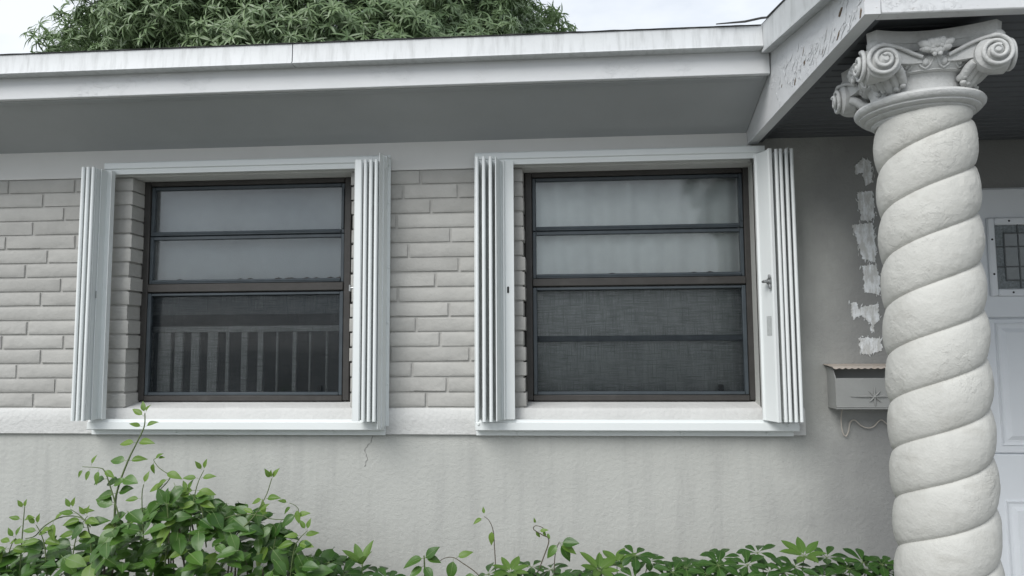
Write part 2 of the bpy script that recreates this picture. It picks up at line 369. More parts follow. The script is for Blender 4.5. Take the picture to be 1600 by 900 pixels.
# brick panels: mortar sheet behind, every brick a mesh of its own
CH = (ZBR - ZB1) / 16
MID = [[-0.598], [-0.672, -0.44], [-0.554], [-0.7], [-0.471], [-0.647], [-0.436], [-0.533], [-0.691], [-0.477], [-0.614], [-0.514], [-0.723, -0.391], [-0.63], [-0.485], [-0.57]]
LEFT = [[-2.12], [-2.264], [-2.165], [-2.304], [-2.427, -2.107], [-2.232], [-2.329], [-2.165], [-2.253], [], [-2.308], [-2.141], [-2.241], [-2.347], [-2.17], [-2.265]]
m = MB()
m.box(-4.6, W1[0] - .008, -.001, .11, ZB1, ZBR)
m.box(W1[1] + .008, W2[0] - .008, -.001, .11, ZB1, ZBR)
bw = m.build('brick_wall', M['brick'], house)
def brick(x0, x1, z0, z1, yb, seed):
    """front face of 5 columns by 3 rows, pillowed and creased; sides run back to yb"""
    q = MB(); r = random.Random(seed); nx = 6; rows = (0, .28, .68, 1)
    j = lambda a: r.uniform(-a, a)
    slope = r.choice((0, 0, 1, -1)) * r.uniform(.001, .003); knee = r.uniform(.2, .8)
    F = []
    for b, t in enumerate(rows):
        for a in range(nx + 1):
            u = a / nx
            edge = (a in (0, nx)) or (b in (0, 3))
            x = x0 + (x1 - x0) * u; z = z0 + (z1 - z0) * t
            if a == 0: x += .003 + j(.001)
            if a == nx: x -= .003 + j(.001)
            if b == 0: z += .003 + j(.0012)
            if b == 3: z -= .004 + j(.0012)
            y = -.0088 + j(.0009) - slope * (t - .5) * (1 if u > knee else -.6)
            if edge: y += .0022
            F.append((x, y, z))
    q.v = F; W_ = nx + 1
    q.f = [(b * W_ + a, b * W_ + a + 1, (b + 1) * W_ + a + 1, (b + 1) * W_ + a) for b in range(3) for a in range(nx)]
    ring = [(0, a) for a in range(nx + 1)] + [(b, nx) for b in (1, 2, 3)] + [(3, a) for a in range(nx - 1, -1, -1)] + [(b, 0) for b in (2, 1)]
    n = len(ring); o = len(q.v)
    for (b, a) in ring:
        q.v.append((x0 + (x1 - x0) * (a / nx), -.0052 + j(.0005), z0 + (z1 - z0) * rows[b]))
    for (b, a) in ring:
        q.v.append((x0 + (x1 - x0) * (a / nx), yb, z0 + (z1 - z0) * rows[b]))
    idx = [b * W_ + a for b, a in ring]
    for k in range(n):
        k2 = (k + 1) % n
        q.f.append((idx[k], o + k, o + k2, idx[k2])); q.f.append((o + k, o + n + k, o + n + k2, o + k2))
    q.mi = [0] * len(q.f)
    return q
seed = 0
def course(k, x0, x1, joints, deep0, deep1):
    global seed
    z1 = ZBR - k * CH - .0035; z0 = ZBR - (k + 1) * CH + .0045
    cuts = [x0] + sorted(joints) + [x1]
    for i in range(len(cuts) - 1):
        a = cuts[i] + (.0055 if i else 0); b = cuts[i + 1] - (.0055 if i < len(cuts) - 2 else 0)
        seed += 1
        dj = rnd.uniform(-.0015, .0015)
        yb = .088 if ((deep0 and i == 0) or (deep1 and i == len(cuts) - 2)) else .0
        brick(a, b, z0 + dj * .5, z1 + dj, yb, seed).build('brick', M['brick'], bw, angle=24)
for k in range(16):
    js = list(LEFT[k]); x = (min(js) if js else -2.40) - rnd.uniform(.27, .38)
    while x > -3.1: js.append(round(x, 3)); x -= rnd.uniform(.28, .40)
    course(k, -3.3, W1[0] + rnd.uniform(-.006, .006), js + ([] if max(js) > -2.1 else []), False, True)
    course(k, W1[1] + rnd.uniform(-.004, .006), W2[0] + rnd.uniform(-.006, .004), MID[k] + [-.845 + rnd.uniform(-.03, .03)] * 0, True, True)

# chipped primer patches and hairline cracks on the stucco
def blob(poly, y, th, rough, seed_, name, par):
    r = random.Random(seed_); pts = []
    n = len(poly)
    for i in range(n):
        a, b = Vector(poly[i]), Vector(poly[(i + 1) % n]); st = max(2, int((b - a).length / .004))
        for t in range(st):
            p = a.lerp(b, t / st); k_ = .006 * mnoise.noise(Vector((p.x * 60, p.y * 60, seed_)))
            pts.append((p.x + k_ + r.uniform(-rough, rough), p.y + k_ * .6 + r.uniform(-rough, rough)))
    q = MB(); q.prism(pts, y - th, y + .004)
    for k in range(22):                                # loose brush strokes and flecks round the rim
        p = r.choice(pts); an = r.gauss(1.45, .35); l_ = r.uniform(.003, .011); w_ = r.uniform(.0008, .0026)
        dx, dz = math.cos(an) * l_, math.sin(an) * l_; ox, oz = -math.sin(an) * w_, math.cos(an) * w_
        c = (p[0] + r.uniform(-.008, .008), p[1] + r.uniform(-.008, .008)); yy = y - th - .00003 * (k + 1)
        q.prism([(c[0] - dx - ox * .3, c[1] - dz - oz * .3), (c[0] - ox, c[1] - oz), (c[0] + dx, c[1] + dz), (c[0] + ox, c[1] + oz)], yy, y + .004)
    return q.build(name, M['patch'], par, smooth=False)
PT = [[(1.168, 2.165), (1.195, 2.192), (1.231, 2.180), (1.229, 2.095), (1.205, 2.082), (1.195, 2.135), (1.170, 2.13)],
      [(1.173, 2.055), (1.230, 2.062), (1.233, 1.96), (1.215, 1.938), (1.180, 1.945)],
      [(1.146, 1.925), (1.225, 1.932), (1.234, 1.80), (1.226, 1.775), (1.178, 1.79), (1.165, 1.85)],
      [(1.178, 1.760), (1.230, 1.765), (1.242, 1.70), (1.240, 1.645), (1.215, 1.648), (1.180, 1.655), (1.182, 1.70)],
      [(1.126, 1.612), (1.150, 1.618), (1.154, 1.59), (1.178, 1.60), (1.232, 1.608), (1.232, 1.545), (1.215, 1.530), (1.204, 1.492), (1.196, 1.535), (1.160, 1.565), (1.132, 1.548)],
      [(1.150, 1.472), (1.180, 1.478), (1.236, 1.470), (1.238, 1.425), (1.195, 1.410), (1.160, 1.412)]]
for i, p in enumerate(PT): blob(p, -.0016, .0006, .0028, i, 'primer_patch', wall)
def crackline(pts, s):
    r = random.Random(s); P = []
    for a, b in zip(pts, pts[1:]):
        for t in range(6):
            P.append((a[0] + (b[0] - a[0]) * t / 6 + r.uniform(-.0022, .0022), -.0012, a[1] + (b[1] - a[1]) * t / 6))
    MB().tube(P, [.0004 + .0006 * abs(math.sin(i * .9)) for i in range(len(P))], 4).build('crack', M['crack'], wall)
crackline([(-.794, 1.09), (-.800, 1.065), (-.826, 1.035), (-.815, .993), (-.828, .96)], 1)

# ------------------------------------------------------------------ windows
def window(x0, x1, rows, lower_rail, label):
    """x0,x1 outer frame; rows = z of pane1 (top,bottom), pane2 (top,bottom), screen (top,bottom)"""
    zt, zb = 2.190, 1.226
    m = MB()
    m.bbox(x0, x0 + .030, .082, .135, zb, zt, .003); m.bbox(x1 - .030, x1, .082, .135, zb, zt, .003)
    m.bbox(x0 + .030, x1 - .030, .083, .134, zt - .022, zt, .003); m.bbox(x0 + .030, x1 - .030, .080, .134, zb - .002, zb + .022, .003)
    m.box(x0 - .02, x0, .094, .118, zb - .02, zt + .01); m.box(x1, x1 + .02, .094, .118, zb - .02, zt + .01)
    m.box(x0 + .001, x1 - .001, .094, .118, zt, zt + .02)
    win = m.build('window', M['bronze'], house, label=label)
    a, b = x0 + .0305, x1 - .0305
    MB().bbox(a, b, .078, .130, rows[2] + .004, rows[1] - .006 + .0, .003).build('meeting_rail', M['bronze'], win)
    # upper awning sashes
    zz = [(zt - .023, rows[0][1]), (rows[0][1] - .002, rows[1] - .005)]
    for i, (t, bt) in enumerate(zz):
        m = MB(); s_ = .016
        m.bbox(a + .001, a + s_, .090, .112, bt, t - .001, .002); m.bbox(b - s_, b - .001, .090, .112, bt, t - .001, .002)
        m.bbox(a + s_, b - s_, .091, .112, t - s_, t - .001, .002); m.bbox(a + s_, b - s_, .086, .114, bt, bt + .018, .003)
        m.tube([(a + s_, .087, bt + .010), (b - s_, .087, bt + .010)], .004, 6)
        sh = m.build('sash', M['sash'], win)
        MB().box(a + s_ - .003, b - s_ + .003, .099, .103, bt + .015, t - s_ + .003).build('pane', M['glass'], win, smooth=False)
        if i == 1:     # torn sealant along the bottom of the lower awning pane
            q = MB(); r = random.Random(int(x0 * 100)); k = 40
            vs = []
            for n_ in range(k + 1):
                x = a + s_ + (b - a - 2 * s_) * n_ / k
                h = .0005 + (r.random() ** 18) * .008
                vs += [(x, .086, bt + .014), (x, .090, bt + .0165 + h)]
            q.add(vs, [(2 * n_, 2 * n_ + 2, 2 * n_ + 3, 2 * n_ + 1) for n_ in range(k)]); q.build('sealant', M['dark'], win, smooth=False)
    # lower half: frame, screen, glass behind it, interior cross rail
    t, bt = rows[2], rows[3]
    m = MB(); s_ = .017
    m.bbox(a + .001, a + s_, .084, .106, zb + .0225, t, .002); m.bbox(b - s_, b - .001, .084, .106, zb + .0225, t, .002)
    m.bbox(a + s_, b - s_, .085, .106, t - .012, t - .001, .002); m.bbox(a + s_, b - s_, .083, .106, zb + .0225, zb + .036, .002)
    m.build('screen_frame', M['sash'], win)
    MB().box(a + s_ - .002, b - s_ + .002, .0945, .0955, zb + .034, t - .010).build('insect_screen', M['screen'], win, smooth=False)
    MB().box(a + .002, b - .002, .118, .122, zb + .023, t - .001).build('pane', M['glass'], win, smooth=False)
    if lower_rail: MB().bbox(a + .003, b - .003, .108, .1165, lower_rail[0], lower_rail[1], .002).build('cross_rail', M['sash'], win)
    MB().bbox(b - .118, b - .098, .107, .1165, zb + .036, zb + .062, .002).build('latch', M['dark'], win)
    MB().bbox(b - .012, b - .002, .0835, .091, (zt + rows[1]) / 2, zt - .05, .002).build('side_clip', M['sash'], win)
    return win
window(-1.860, -.920, [(0, 1.946), 1.738, 1.692, 1.248], None, 'dark bronze awning window with grey upper panes and an unlit screened lower half')
window(-.166, .775, [(0, 1.938), 1.740, 1.697, 1.250], (1.469, 1.493), 'dark bronze awning window with pale curtains behind all four panes')

# room behind the windows
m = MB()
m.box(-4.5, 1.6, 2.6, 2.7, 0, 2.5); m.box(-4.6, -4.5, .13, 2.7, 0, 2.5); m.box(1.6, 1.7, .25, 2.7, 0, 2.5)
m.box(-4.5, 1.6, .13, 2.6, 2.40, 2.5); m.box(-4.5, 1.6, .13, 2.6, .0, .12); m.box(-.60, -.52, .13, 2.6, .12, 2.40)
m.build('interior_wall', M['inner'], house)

# curtains (things inside the house)
def cloth(name, x0, x1, z0, z1, y, amp, freq, mt, label, sd_):
    q = MB(); n = 150; vs = []
    for i in range(n + 1):
        x = x0 + (x1 - x0) * i / n
        for z in (z0, (z0 * 2 + z1) / 3, (z0 + 2 * z1) / 3, z1):
            vs.append((x, y + amp * math.sin(x * freq + 1.6 * mnoise.noise(Vector((x * 4, z * .5, sd_)))) + amp * .6 * mnoise.noise(Vector((x * 9, z, sd_ + 3))), z))
    q.add(vs, [(i * 4 + j, (i + 1) * 4 + j, (i + 1) * 4 + j + 1, i * 4 + j + 1) for i in range(n) for j in range(3)])
    o = q.build(name, mt, None, angle=0)
    md = o.modifiers.new('thick', 'SOLIDIFY'); md.thickness = .002
    return pair(o, label=label, category=name.replace('_', ' '))
cloth('curtain', -.14, .76, 1.20, 2.20, .148, .009, 62, M['curtain'], 'pale softly pleated curtain hanging behind the window nearer the porch', 1)
cloth('window_shade', -1.86, -.92, 1.60, 2.20, .165, .006, 20, M['curtain2'], 'smooth grey fabric shade behind the upper panes of the window above the leafy vine', 5)
# slatted rail standing inside the first window
rl = thing('slatted_railing', 'low slatted wooden railing indoors behind the lower screen of the window above the vine', 'railing', (-1.45, .25, 1.2))
MB().bbox(-1.93, -.99, .152, .182, 1.522, 1.548, .003).build('top_rail', M['slat'], rl)
MB().bbox(-1.93, -.99, .153, .181, 1.20, 1.225, .003).build('bottom_rail', M['slat'], rl)
for a, b in ((-1.903, -1.842), (-1.820, -1.760), (-1.742, -1.704), (-1.666, -1.628), (-1.590, -1.544), (-1.506, -1.491), (-1.435, -1.408), (-1.360, -1.336), (-1.276, -1.268), (-1.202, -1.184), (-1.127, -1.120), (-1.052, -1.044)):
    MB().bbox(a, b, .161, .173, 1.2255, 1.5215, .002).build('slat', M['slat'], rl)

# ------------------------------------------------------------------ eaves and roof
YE = -.37; ZE = 2.415; SL = .165
XE = .745                                              # outer face of the porch beam
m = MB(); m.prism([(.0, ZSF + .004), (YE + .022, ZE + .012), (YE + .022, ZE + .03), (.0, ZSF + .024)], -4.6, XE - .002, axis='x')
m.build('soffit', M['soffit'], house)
MB().bbox(-4.6, XE - .003, YE, YE + .020, ZE, ZE + .115, .003).build('fascia_board', M['fascia'], house)
MB().bbox(-4.6, XE - .02, YE + .0205, YE + .060, ZE - .0035, ZE + .0145, .002).build('fascia_batten', M['soffit'], house)
def drip(x0, x1):
    q = MB(); q.prism([(YE - .001, ZE + .085), (YE - .042, ZE + .083), (YE - .046, ZE + .086), (YE - .040, ZE + .094), (YE - .038, ZE + .162), (YE - .001, ZE + .165)], x0, x1, axis='x')
    return q.build('drip_edge', M['trim'], house)
drip(-4.6, -1.001); drip(-.997, XE - .037)
# roof slab rising to a ridge behind, and its dark felt edge
zr = lambda y: ZE + .1705 + (y - YE) * SL
m = MB(); m.prism([(YE - .041, zr(YE - .041)), (YE - .041, zr(YE - .041) + .002), (2.6, zr(2.6) + .006), (5.6, zr(-.4)), (5.6, zr(-.4) - .05), (2.6, zr(2.6) - .05), (YE + .05, zr(YE) - .002)], -4.7, XE - .04, axis='x')
m.build('roof', M['shingle'], house)
q = MB(); vs = []
nn = 260
for i in range(nn + 1):                                # ragged felt lip over the drip edge
    x = -4.6 + (XE - .05 + 4.6) * i / nn; h = .001 + .0025 * mnoise.noise(Vector((x * 14, 1, 0))); d = .004 * mnoise.noise(Vector((x * 20, 5, 0)))
    vs += [(x, YE - .042 + d * .5, ZE + .1625), (x, YE - .043 + d * .5, ZE + .1642 + h), (x, YE - .03, ZE + .167 + h), ]
q.add(vs, [(i * 3 + j, (i + 1) * 3 + j, (i + 1) * 3 + j + 1, i * 3 + j + 1) for i in range(nn) for j in range(2)]); q.build('felt_edge', M['shingle'], house)
# end walls and back wall of the house body
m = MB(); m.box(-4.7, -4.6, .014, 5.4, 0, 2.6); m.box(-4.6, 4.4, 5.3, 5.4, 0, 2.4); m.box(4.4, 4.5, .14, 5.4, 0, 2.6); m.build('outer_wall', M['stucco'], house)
# porch: side beam (outer board tapers with the roof), front beam, ceiling planks
YF, ZP = -1.15, 2.260
zt = lambda y: 2.477 + (y + .455) * SL                 # underside of the porch drip edge
m = MB(); m.prism([(-.012, ZP), (YF, ZP), (YF, zt(YF) + .02), (-.012, zt(-.012) + .02)], XE, XE + .038, axis='x')
beam = m.build('porch_beam', M['beam'], house)
rf = random.Random(9); q = MB()                         # lifted chips of paint along the worn part of the beam
for k in range(112):
    if k < 80: u = rf.random(); y0 = -.50 - .42 * u + rf.gauss(0, .05); z0 = 2.275 + .05 * rf.random() ** 1.3 + .10 * rf.random() * (1 - u)
    else: y0 = rf.uniform(-1.14, -.98); z0 = 2.268 + rf.random() ** 1.5 * .10
    an = rf.gauss(.75, .45); l_ = rf.uniform(.006, .028); w_ = rf.uniform(.002, .008); n_ = rf.randint(4, 6)
    pts = []
    for i in range(n_):
        t = 2 * math.pi * i / n_; a, b = math.cos(t) * l_ * rf.uniform(.6, 1), math.sin(t) * w_ * rf.uniform(.5, 1.2)
        pts.append((y0 - a * math.cos(an) + b * math.sin(an), max(ZP + .003, z0 + a * math.sin(an) + b * math.cos(an))))
    lift = rf.uniform(.0004, .0022)
    vs = [(XE - .0002, p[0], p[1]) for p in pts] + [(XE - .0008 - lift * (i / n_), p[0], p[1]) for i, p in enumerate(pts)]
    q.add(vs, [tuple(range(n_, 2 * n_))] + [(i, (i + 1) % n_, n_ + (i + 1) % n_, n_ + i) for i in range(n_)], 1 if rf.random() < .06 else 0)
M['bare'] = mat('bare_wood', (.16, .12, .085), .9, .3, 40)
q.build('paint_flakes', [M['beam'], M['bare']], beam, smooth=False, kind='stuff')
MB().bbox(XE + .039, XE + .060, YF + .041, -.014, ZP + .006, ZP + .05, .002).build('beam_trim', M['plank'], house)
m = MB()
m.prism([(YF - .001, zt(YF)), (YF - .001, zt(YF) + .098), (YE - .004, zt(YE) + .098), (YE - .004, zt(YE))], XE - .036, XE - .0005, axis='x')
m.prism([(YF - .04, zt(YF - .04) - .006), (YF - .04, zt(YF - .04) + .004), (YE - .040, zt(YE - .04) + .004), (YE - .040, zt(YE - .04) - .006)], XE - .041, XE - .030, axis='x')
m.build('drip_edge', M['trim'], house)
MB().bbox(XE + .0385, 4.6, YF, YF + .038, ZP, zt(YF) + .02, .003).build('porch_fascia', M['beam'], house)
MB().bbox(XE - .036, 4.6, YF - .038, YF - .002, zt(YF) - .004, zt(YF) + .096, .003).build('drip_edge', M['trim'], house)
m = MB(); m.prism([(YF - .045, zt(YF - .045) + .0985), (YF - .045, zt(YF - .045) + .1025), (2.6, zt(2.6) + .104), (5.6, zt(-.4)), (5.6, zt(-.4) - .05), (2.6, zt(2.6) + .03), (YF + .05, zt(YF + .05) + .03)], XE - .0345, 4.6, axis='x')
m.build('roof', M['shingle'], house)
# lifted felt where the two roofs meet
q = MB(); P = [(XE - .20, YE - .052, ZE + .168), (XE - .10, YE - .054, ZE + .172), (XE - .045, YE - .06, ZE + .180), (XE - .037, YE - .10, zt(-.47) + .103), (XE - .036, -.75, zt(-.75) + .102)]
q.tube(P, [.002, .004, .004, .004, .003], 6); q.build('felt_edge', M['shingle'], house)
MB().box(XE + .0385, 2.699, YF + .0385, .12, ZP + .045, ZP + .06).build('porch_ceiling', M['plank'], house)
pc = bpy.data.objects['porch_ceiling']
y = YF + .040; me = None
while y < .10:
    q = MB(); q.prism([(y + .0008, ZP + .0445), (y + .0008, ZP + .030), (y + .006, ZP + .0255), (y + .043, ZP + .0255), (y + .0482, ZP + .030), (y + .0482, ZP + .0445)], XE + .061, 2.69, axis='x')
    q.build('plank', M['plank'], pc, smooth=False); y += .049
# door and its wall; unseen end walls added to darken the porch
YG = .12
m = MB(); m.box(1.42, 1.47, .135, .25, 0, 2.46); m.box(1.42, 2.70, .135, .16, 2.09, 2.46); m.box(2.57, 2.70, .121, .16, 0, 2.09); m.box(2.70, 2.80, -1.10, .16, 0, 2.255); m.box(2.80, 4.5, -1.10, -1.0, 0, 2.255); m.build('porch_wall_and_added_end', M['stucco'], house)
door = MB().box(1.46, 2.568, YG + .012, YG + .04, -.02, 2.089).build('door', M['door'], house, label='white panelled door with a small leaded glass window behind the column')
for z0, z1 in ((1.554, 2.084), (1.013, 1.549), (.476, 1.008), (.06, .471)):
    MB().bbox(1.462, 2.566, YG, YG + .0115, z0, z1, .004).build('door_section', M['door'], door)
def raised(x0, x1, z0, z1):
    q = MB(); B = [(0, -.0005), (.010, .004), (.020, .004), (.036, -.004)]
    vs = []
    for ins, dy in B:
        vs += [(x0 + ins, YG - .0012 + dy - .004, z0 + ins), (x1 - ins, YG - .0012 + dy - .004, z0 + ins), (x1 - ins, YG - .0012 + dy - .004, z1 - ins), (x0 + ins, YG - .0012 + dy - .004, z1 - ins)]
    fs = [(i * 4 + j, i * 4 + (j + 1) % 4, (i + 1) * 4 + (j + 1) % 4, (i + 1) * 4 + j) for i in range(3) for j in range(4)] + [(12, 13, 14, 15)]
    q.add(vs, fs)
    o = len(q.v); q.v += [(x0 - .004, YG + .002, z0 - .004), (x1 + .004, YG + .002, z0 - .004), (x1 + .004, YG + .002, z1 + .004), (x0 - .004, YG + .002, z1 + .004)]
    for j in range(4): q.f.append((o + j, o + (j + 1) % 4, (j + 1) % 4, j)); q.mi.append(0)
    q.build('raised_panel', M['door'], door, smooth=False)
for x0 in (1.735,): 
    raised(x0, x0 + .56, 1.045, 1.530); raised(x0, x0 + .56, .50, .825)
for x0 in (1.722,):
    x1 = x0 + .56; z0, z1 = 1.640, 1.962
    q = MB(); t = .030
    q.bbox(x0, x0 + t, YG - .014, YG - .0005, z0, z1, .005); q.bbox(x1 - t, x1, YG - .014, YG - .0005, z0, z1, .005)
    q.bbox(x0 + t, x1 - t, YG - .0135, YG - .0005, z0, z0 + t, .005); q.bbox(x0 + t, x1 - t, YG - .0135, YG - .0005, z1 - t, z1, .005)
    q.build('lite_frame', M['door'], door)
    gx0, gx1, gz0, gz1 = x0 + t, x1 - t, z0 + t, z1 - t
    MB().box(gx0 + .0005, gx1 - .0005, YG - .0045, YG - .0015, gz0 + .0005, gz1 - .0005).build('textured_glass', M['obscure'], door, smooth=False)
    MB().box(gx0 + .035, gx1 - .035, YG - .0065, YG - .0047, gz0 + .035, gz1 - .035).build('clear_glass', M['clear'], door, smooth=False)
    q = MB(); 
    for a, b in (((gx0 + .035, gz0 + .035), (gx1 - .035, gz0 + .035)), ((gx0 + .035, gz1 - .035), (gx1 - .035, gz1 - .035)), ((gx0 + .035, gz0 + .035), (gx0 + .035, gz1 - .035)), ((gx1 - .035, gz0 + .035), (gx1 - .035, gz1 - .035)),
                 ((gx0, gz0 + .09), (gx1, gz0 + .09)), ((gx0, gz1 - .09), (gx1, gz1 - .09)), ((gx0 + .09, gz0), (gx0 + .09, gz1)), ((gx1 - .09, gz0), (gx1 - .09, gz1))):
        q.tube([(a[0], YG - .0075, a[1]), (b[0], YG - .0075, b[1])], .0028, 6)
    q.build('came', M['lead'], door)
    for sx, sz in ((x0 + .015, z0 + .09), (x0 + .015, z1 - .09), (x0 + .085, z0 + .015), (x0 + .085, z1 - .015), (x0 + .25, z0 + .015), (x0 + .25, z1 - .015), (x1 - .015, z0 + .09), (x1 - .015, z1 - .09)):
        MB().ball((sx, YG - .0145, sz), (.0045, .0022, .0045), 8, 4).build('screw', M['dark'], door)

# ------------------------------------------------------------------ accordion shutters
def track(par, x0, x1, z0, z1, yf, name, low):
    q = MB()
    if not low: q.prism([(0 - .009, z0 + .004), (yf + .012, z0 + .004), (yf + .012, z0 - .010), (yf + .008, z0 - .010), (yf + .006, z0 + .010), (yf, z0 + .014), (yf, z1 - .004), (yf + .004, z1), (-.009, z1)], x0, x1, axis='x')
    else: q.prism([(-.018, z0), (yf + .003, z0), (yf, z0 + .003), (yf + .001, z1 - .012), (yf + .008, z1 - .010), (yf + .010, z1), (yf + .016, z1), (yf + .018, z1 - .012), (-.018, z1 - .012)], x0, x1, axis='x')
    return q.build(name, M['alu'], par)
def blade(par, x, z0, z1, yb=-.048, yf=-.138, dx=.0, r=.0072):
    q = MB()
    q.prism([(x - .0018, yb), (x + dx - .0018, yf), (x + dx + .0018, yf), (x + .0018, yb)], z0, z1, axis='z')
    q.tube([(x + dx, yf, z0 - .002), (x + dx, yf, z1 + .001)], r, 10); q.tube([(x, yb, z0), (x, yb, z1)], .0055, 8)
    return q.build('blade', M['alu'], par)
def screwheads(par, pts, y):
    for x, z in pts: MB().ball((x, y, z), (.0055, .003, .0055), 8, 4).build('screw', M['alu'], par)
BZ0, BZ1 = 1.163, 2.203
# --- window over the vine
s1 = thing('accordion_shutter', 'white accordion shutter folded open around the window with the dark lower half', 'shutter', (-1.35, 0, 1.1), 'accordion storm shutters')
track(s1, -1.955, -.728, 2.203, 2.243, -.058, 'top_track', False); track(s1, -1.985, -.738, 1.117, 1.160, -.058, 'bottom_track', True)
MB().bbox(-1.99, -.735, -.0195, -.0165, 1.0935, 1.135, .001).build('track_flange', M['alu'], s1)
MB().bbox(-1.87, -.725, -.0125, -.0088, 2.2435, 2.256, .001).build('track_flange', M['alu'], s1)
for x in (-1.990, -1.969, -1.946): blade(s1, x + .010, BZ0, BZ1, dx=-.010)
blade(s1, -1.955, BZ0, BZ1, yb=-.055, yf=-.125, dx=.012, r=.003)
q = MB(); q.prism([(-1.948, -.060), (-1.936, -.106), (-1.932, -.106), (-1.934, -.066), (-1.912, -.062), (-1.910, -.078), (-1.907, -.078), (-1.905, -.056)], BZ0 - .001, BZ1 + .001, axis='z'); q.build('lock_post', M['alu'], s1)
for x in (-.795, -.773, -.751): blade(s1, x + .006, BZ0, BZ1, dx=-.006)
q = MB(); q.prism([(-.826, -.055), (-.842, -.132), (-.836, -.143), (-.812, -.143), (-.808, -.136), (-.822, -.128), (-.814, -.055)], BZ0 - .001, BZ1 + .001, axis='z'); q.build('lock_post', M['alu'], s1)
q = MB(); q.prism([(-.745, -.048), (-.744, -.122), (-.741, -.122), (-.738, -.080), (-.734, -.080), (-.734, -.020), (-.722, -.020), (-.722, -.016), (-.745, -.016)], 1.130, 2.236, axis='z'); q.build('side_channel', M['alu'], s1)
screwheads(s1, [(-.728, 1.30), (-.728, 1.55), (-.728, 1.78), (-.728, 2.05)], -.021)
screwheads(s1, [(-1.62, 1.105), (-1.28, 1.105), (-.95, 1.105)], -.0200); screwheads(s1, [(-1.70, 2.250), (-1.40, 2.250), (-1.10, 2.250), (-.80, 2.250)], -.0135)
q = MB(); q.tube([(-.838, -.09, 1.690), (-.866, -.09, 1.690)], .0045, 8); q.bbox(-.872, -.864, -.096, -.084, 1.676, 1.703, .002); q.build('lock_lever', M['steel'], s1)
MB().bbox(-1.937, -1.9325, -.1085, -.1055, 1.66, 1.69, .001).build('latch_slot', M['steel'], s1)
# --- window by the porch
s2 = thing('accordion_shutter', 'white accordion shutter with a thumb lock folded open around the curtained window', 'shutter', (.3, 0, 1.1), 'accordion storm shutters')
track(s2, -.362, .80, 2.203, 2.243, -.058, 'top_track', False); track(s2, -.362, .893, 1.117, 1.160, -.058, 'bottom_track', True)
MB().bbox(-.364, .882, -.0195, -.0165, 1.0935, 1.135, .001).build('track_flange', M['alu'], s2)
MB().bbox(-.35, .74, -.0125, -.0088, 2.2435, 2.256, .001).build('track_flange', M['alu'], s2)
for x in (-.344, -.317, -.290): blade(s2, x + .002, BZ0, BZ1, dx=-.002)
q = MB(); q.prism([(-.262, -.052), (-.272, -.132), (-.268, -.132), (-.256, -.066), (-.246, -.062), (-.246, -.076), (-.241, -.076), (-.240, -.064), (-.204, -.062), (-.204, -.050)], BZ0 - .001, BZ1 + .001, axis='z'); q.build('lock_post', M['alu'], s2)
MB().bbox(-.250 + .018, -.240 + .016, -.0665, -.062, 1.664, 1.690, .002).build('keyhole', M['dark'], s2)
MB().bbox(-.366, -.3625, -.05, -.016, 1.13, 2.236, .001).build('side_channel', M['alu'], s2)
lp = [(.768, -.040), (.758, -.046), (.758, -.058), (.766, -.061), (.7905, -.130), (.786, -.137), (.791, -.145), (.802, -.141), (.800, -.132), (.778, -.062)]
q = MB(); q.prism(lp, BZ0 - .003, BZ1 + .003, axis='z'); lock = q.build('lock_post', M['alu'], s2)
for x in (.826, .843, .864, .884): blade(s2, x, BZ0, BZ1, yb=-.046, yf=-.136, dx=-.006, r=.0068)
MB().bbox(.890, .893, -.05, -.016, 1.13, 2.236, .001).build('side_channel', M['alu'], s2)
q = MB()
d = Vector((.7905 - .766, -.130 + .061, 0)).normalized(); nrm = Vector((d.y, -d.x, 0)); 
if nrm.x > 0: nrm = -nrm
c0 = Vector((.787, -.120, 1.692))
q.tube([c0, c0 + nrm * .012], .012, 12); q.tube([c0 + nrm * .012, c0 + nrm * .024], .0065, 10)
q.bbox(c0.x - .030, c0.x - .018, c0.y - .016, c0.y + .016, c0.z - .005, c0.z + .005, .002)
q.bbox(c0.x - .012, c0.x - .004, c0.y - .016, c0.y - .004, c0.z + .010, c0.z + .026, .002); q.bbox(c0.x - .010, c0.x - .002, c0.y - .014, c0.y - .002, c0.z - .030, c0.z - .010, .002)
q.build('thumb_lock', M['steel'], s2)
q = MB(); a = Vector((.766, -.061, 0)) + d * .030 + nrm * .0008; b = a + d * .030
q.add([(a.x, a.y, 1.485), (b.x, b.y, 1.485), (b.x, b.y, 1.560), (a.x, a.y, 1.560)], [(0, 1, 2, 3)]); q.add([(p[0] - nrm.x * .0005, p[1] - nrm.y * .0005, p[2]) for p in q.v[:4]], [(3, 2, 1, 0)])
q.build('sticker', M['label'], s2, smooth=False)
screwheads(s2, [(-.20, 1.105), (.12, 1.105), (.45, 1.105), (.78, 1.105)], -.0200); screwheads(s2, [(-.1, 2.250), (.18, 2.250), (.46, 2.250), (.68, 2.250)], -.0135)
screwheads(s2, [(-.35, 1.142), (.85, 1.142)], -.0585)

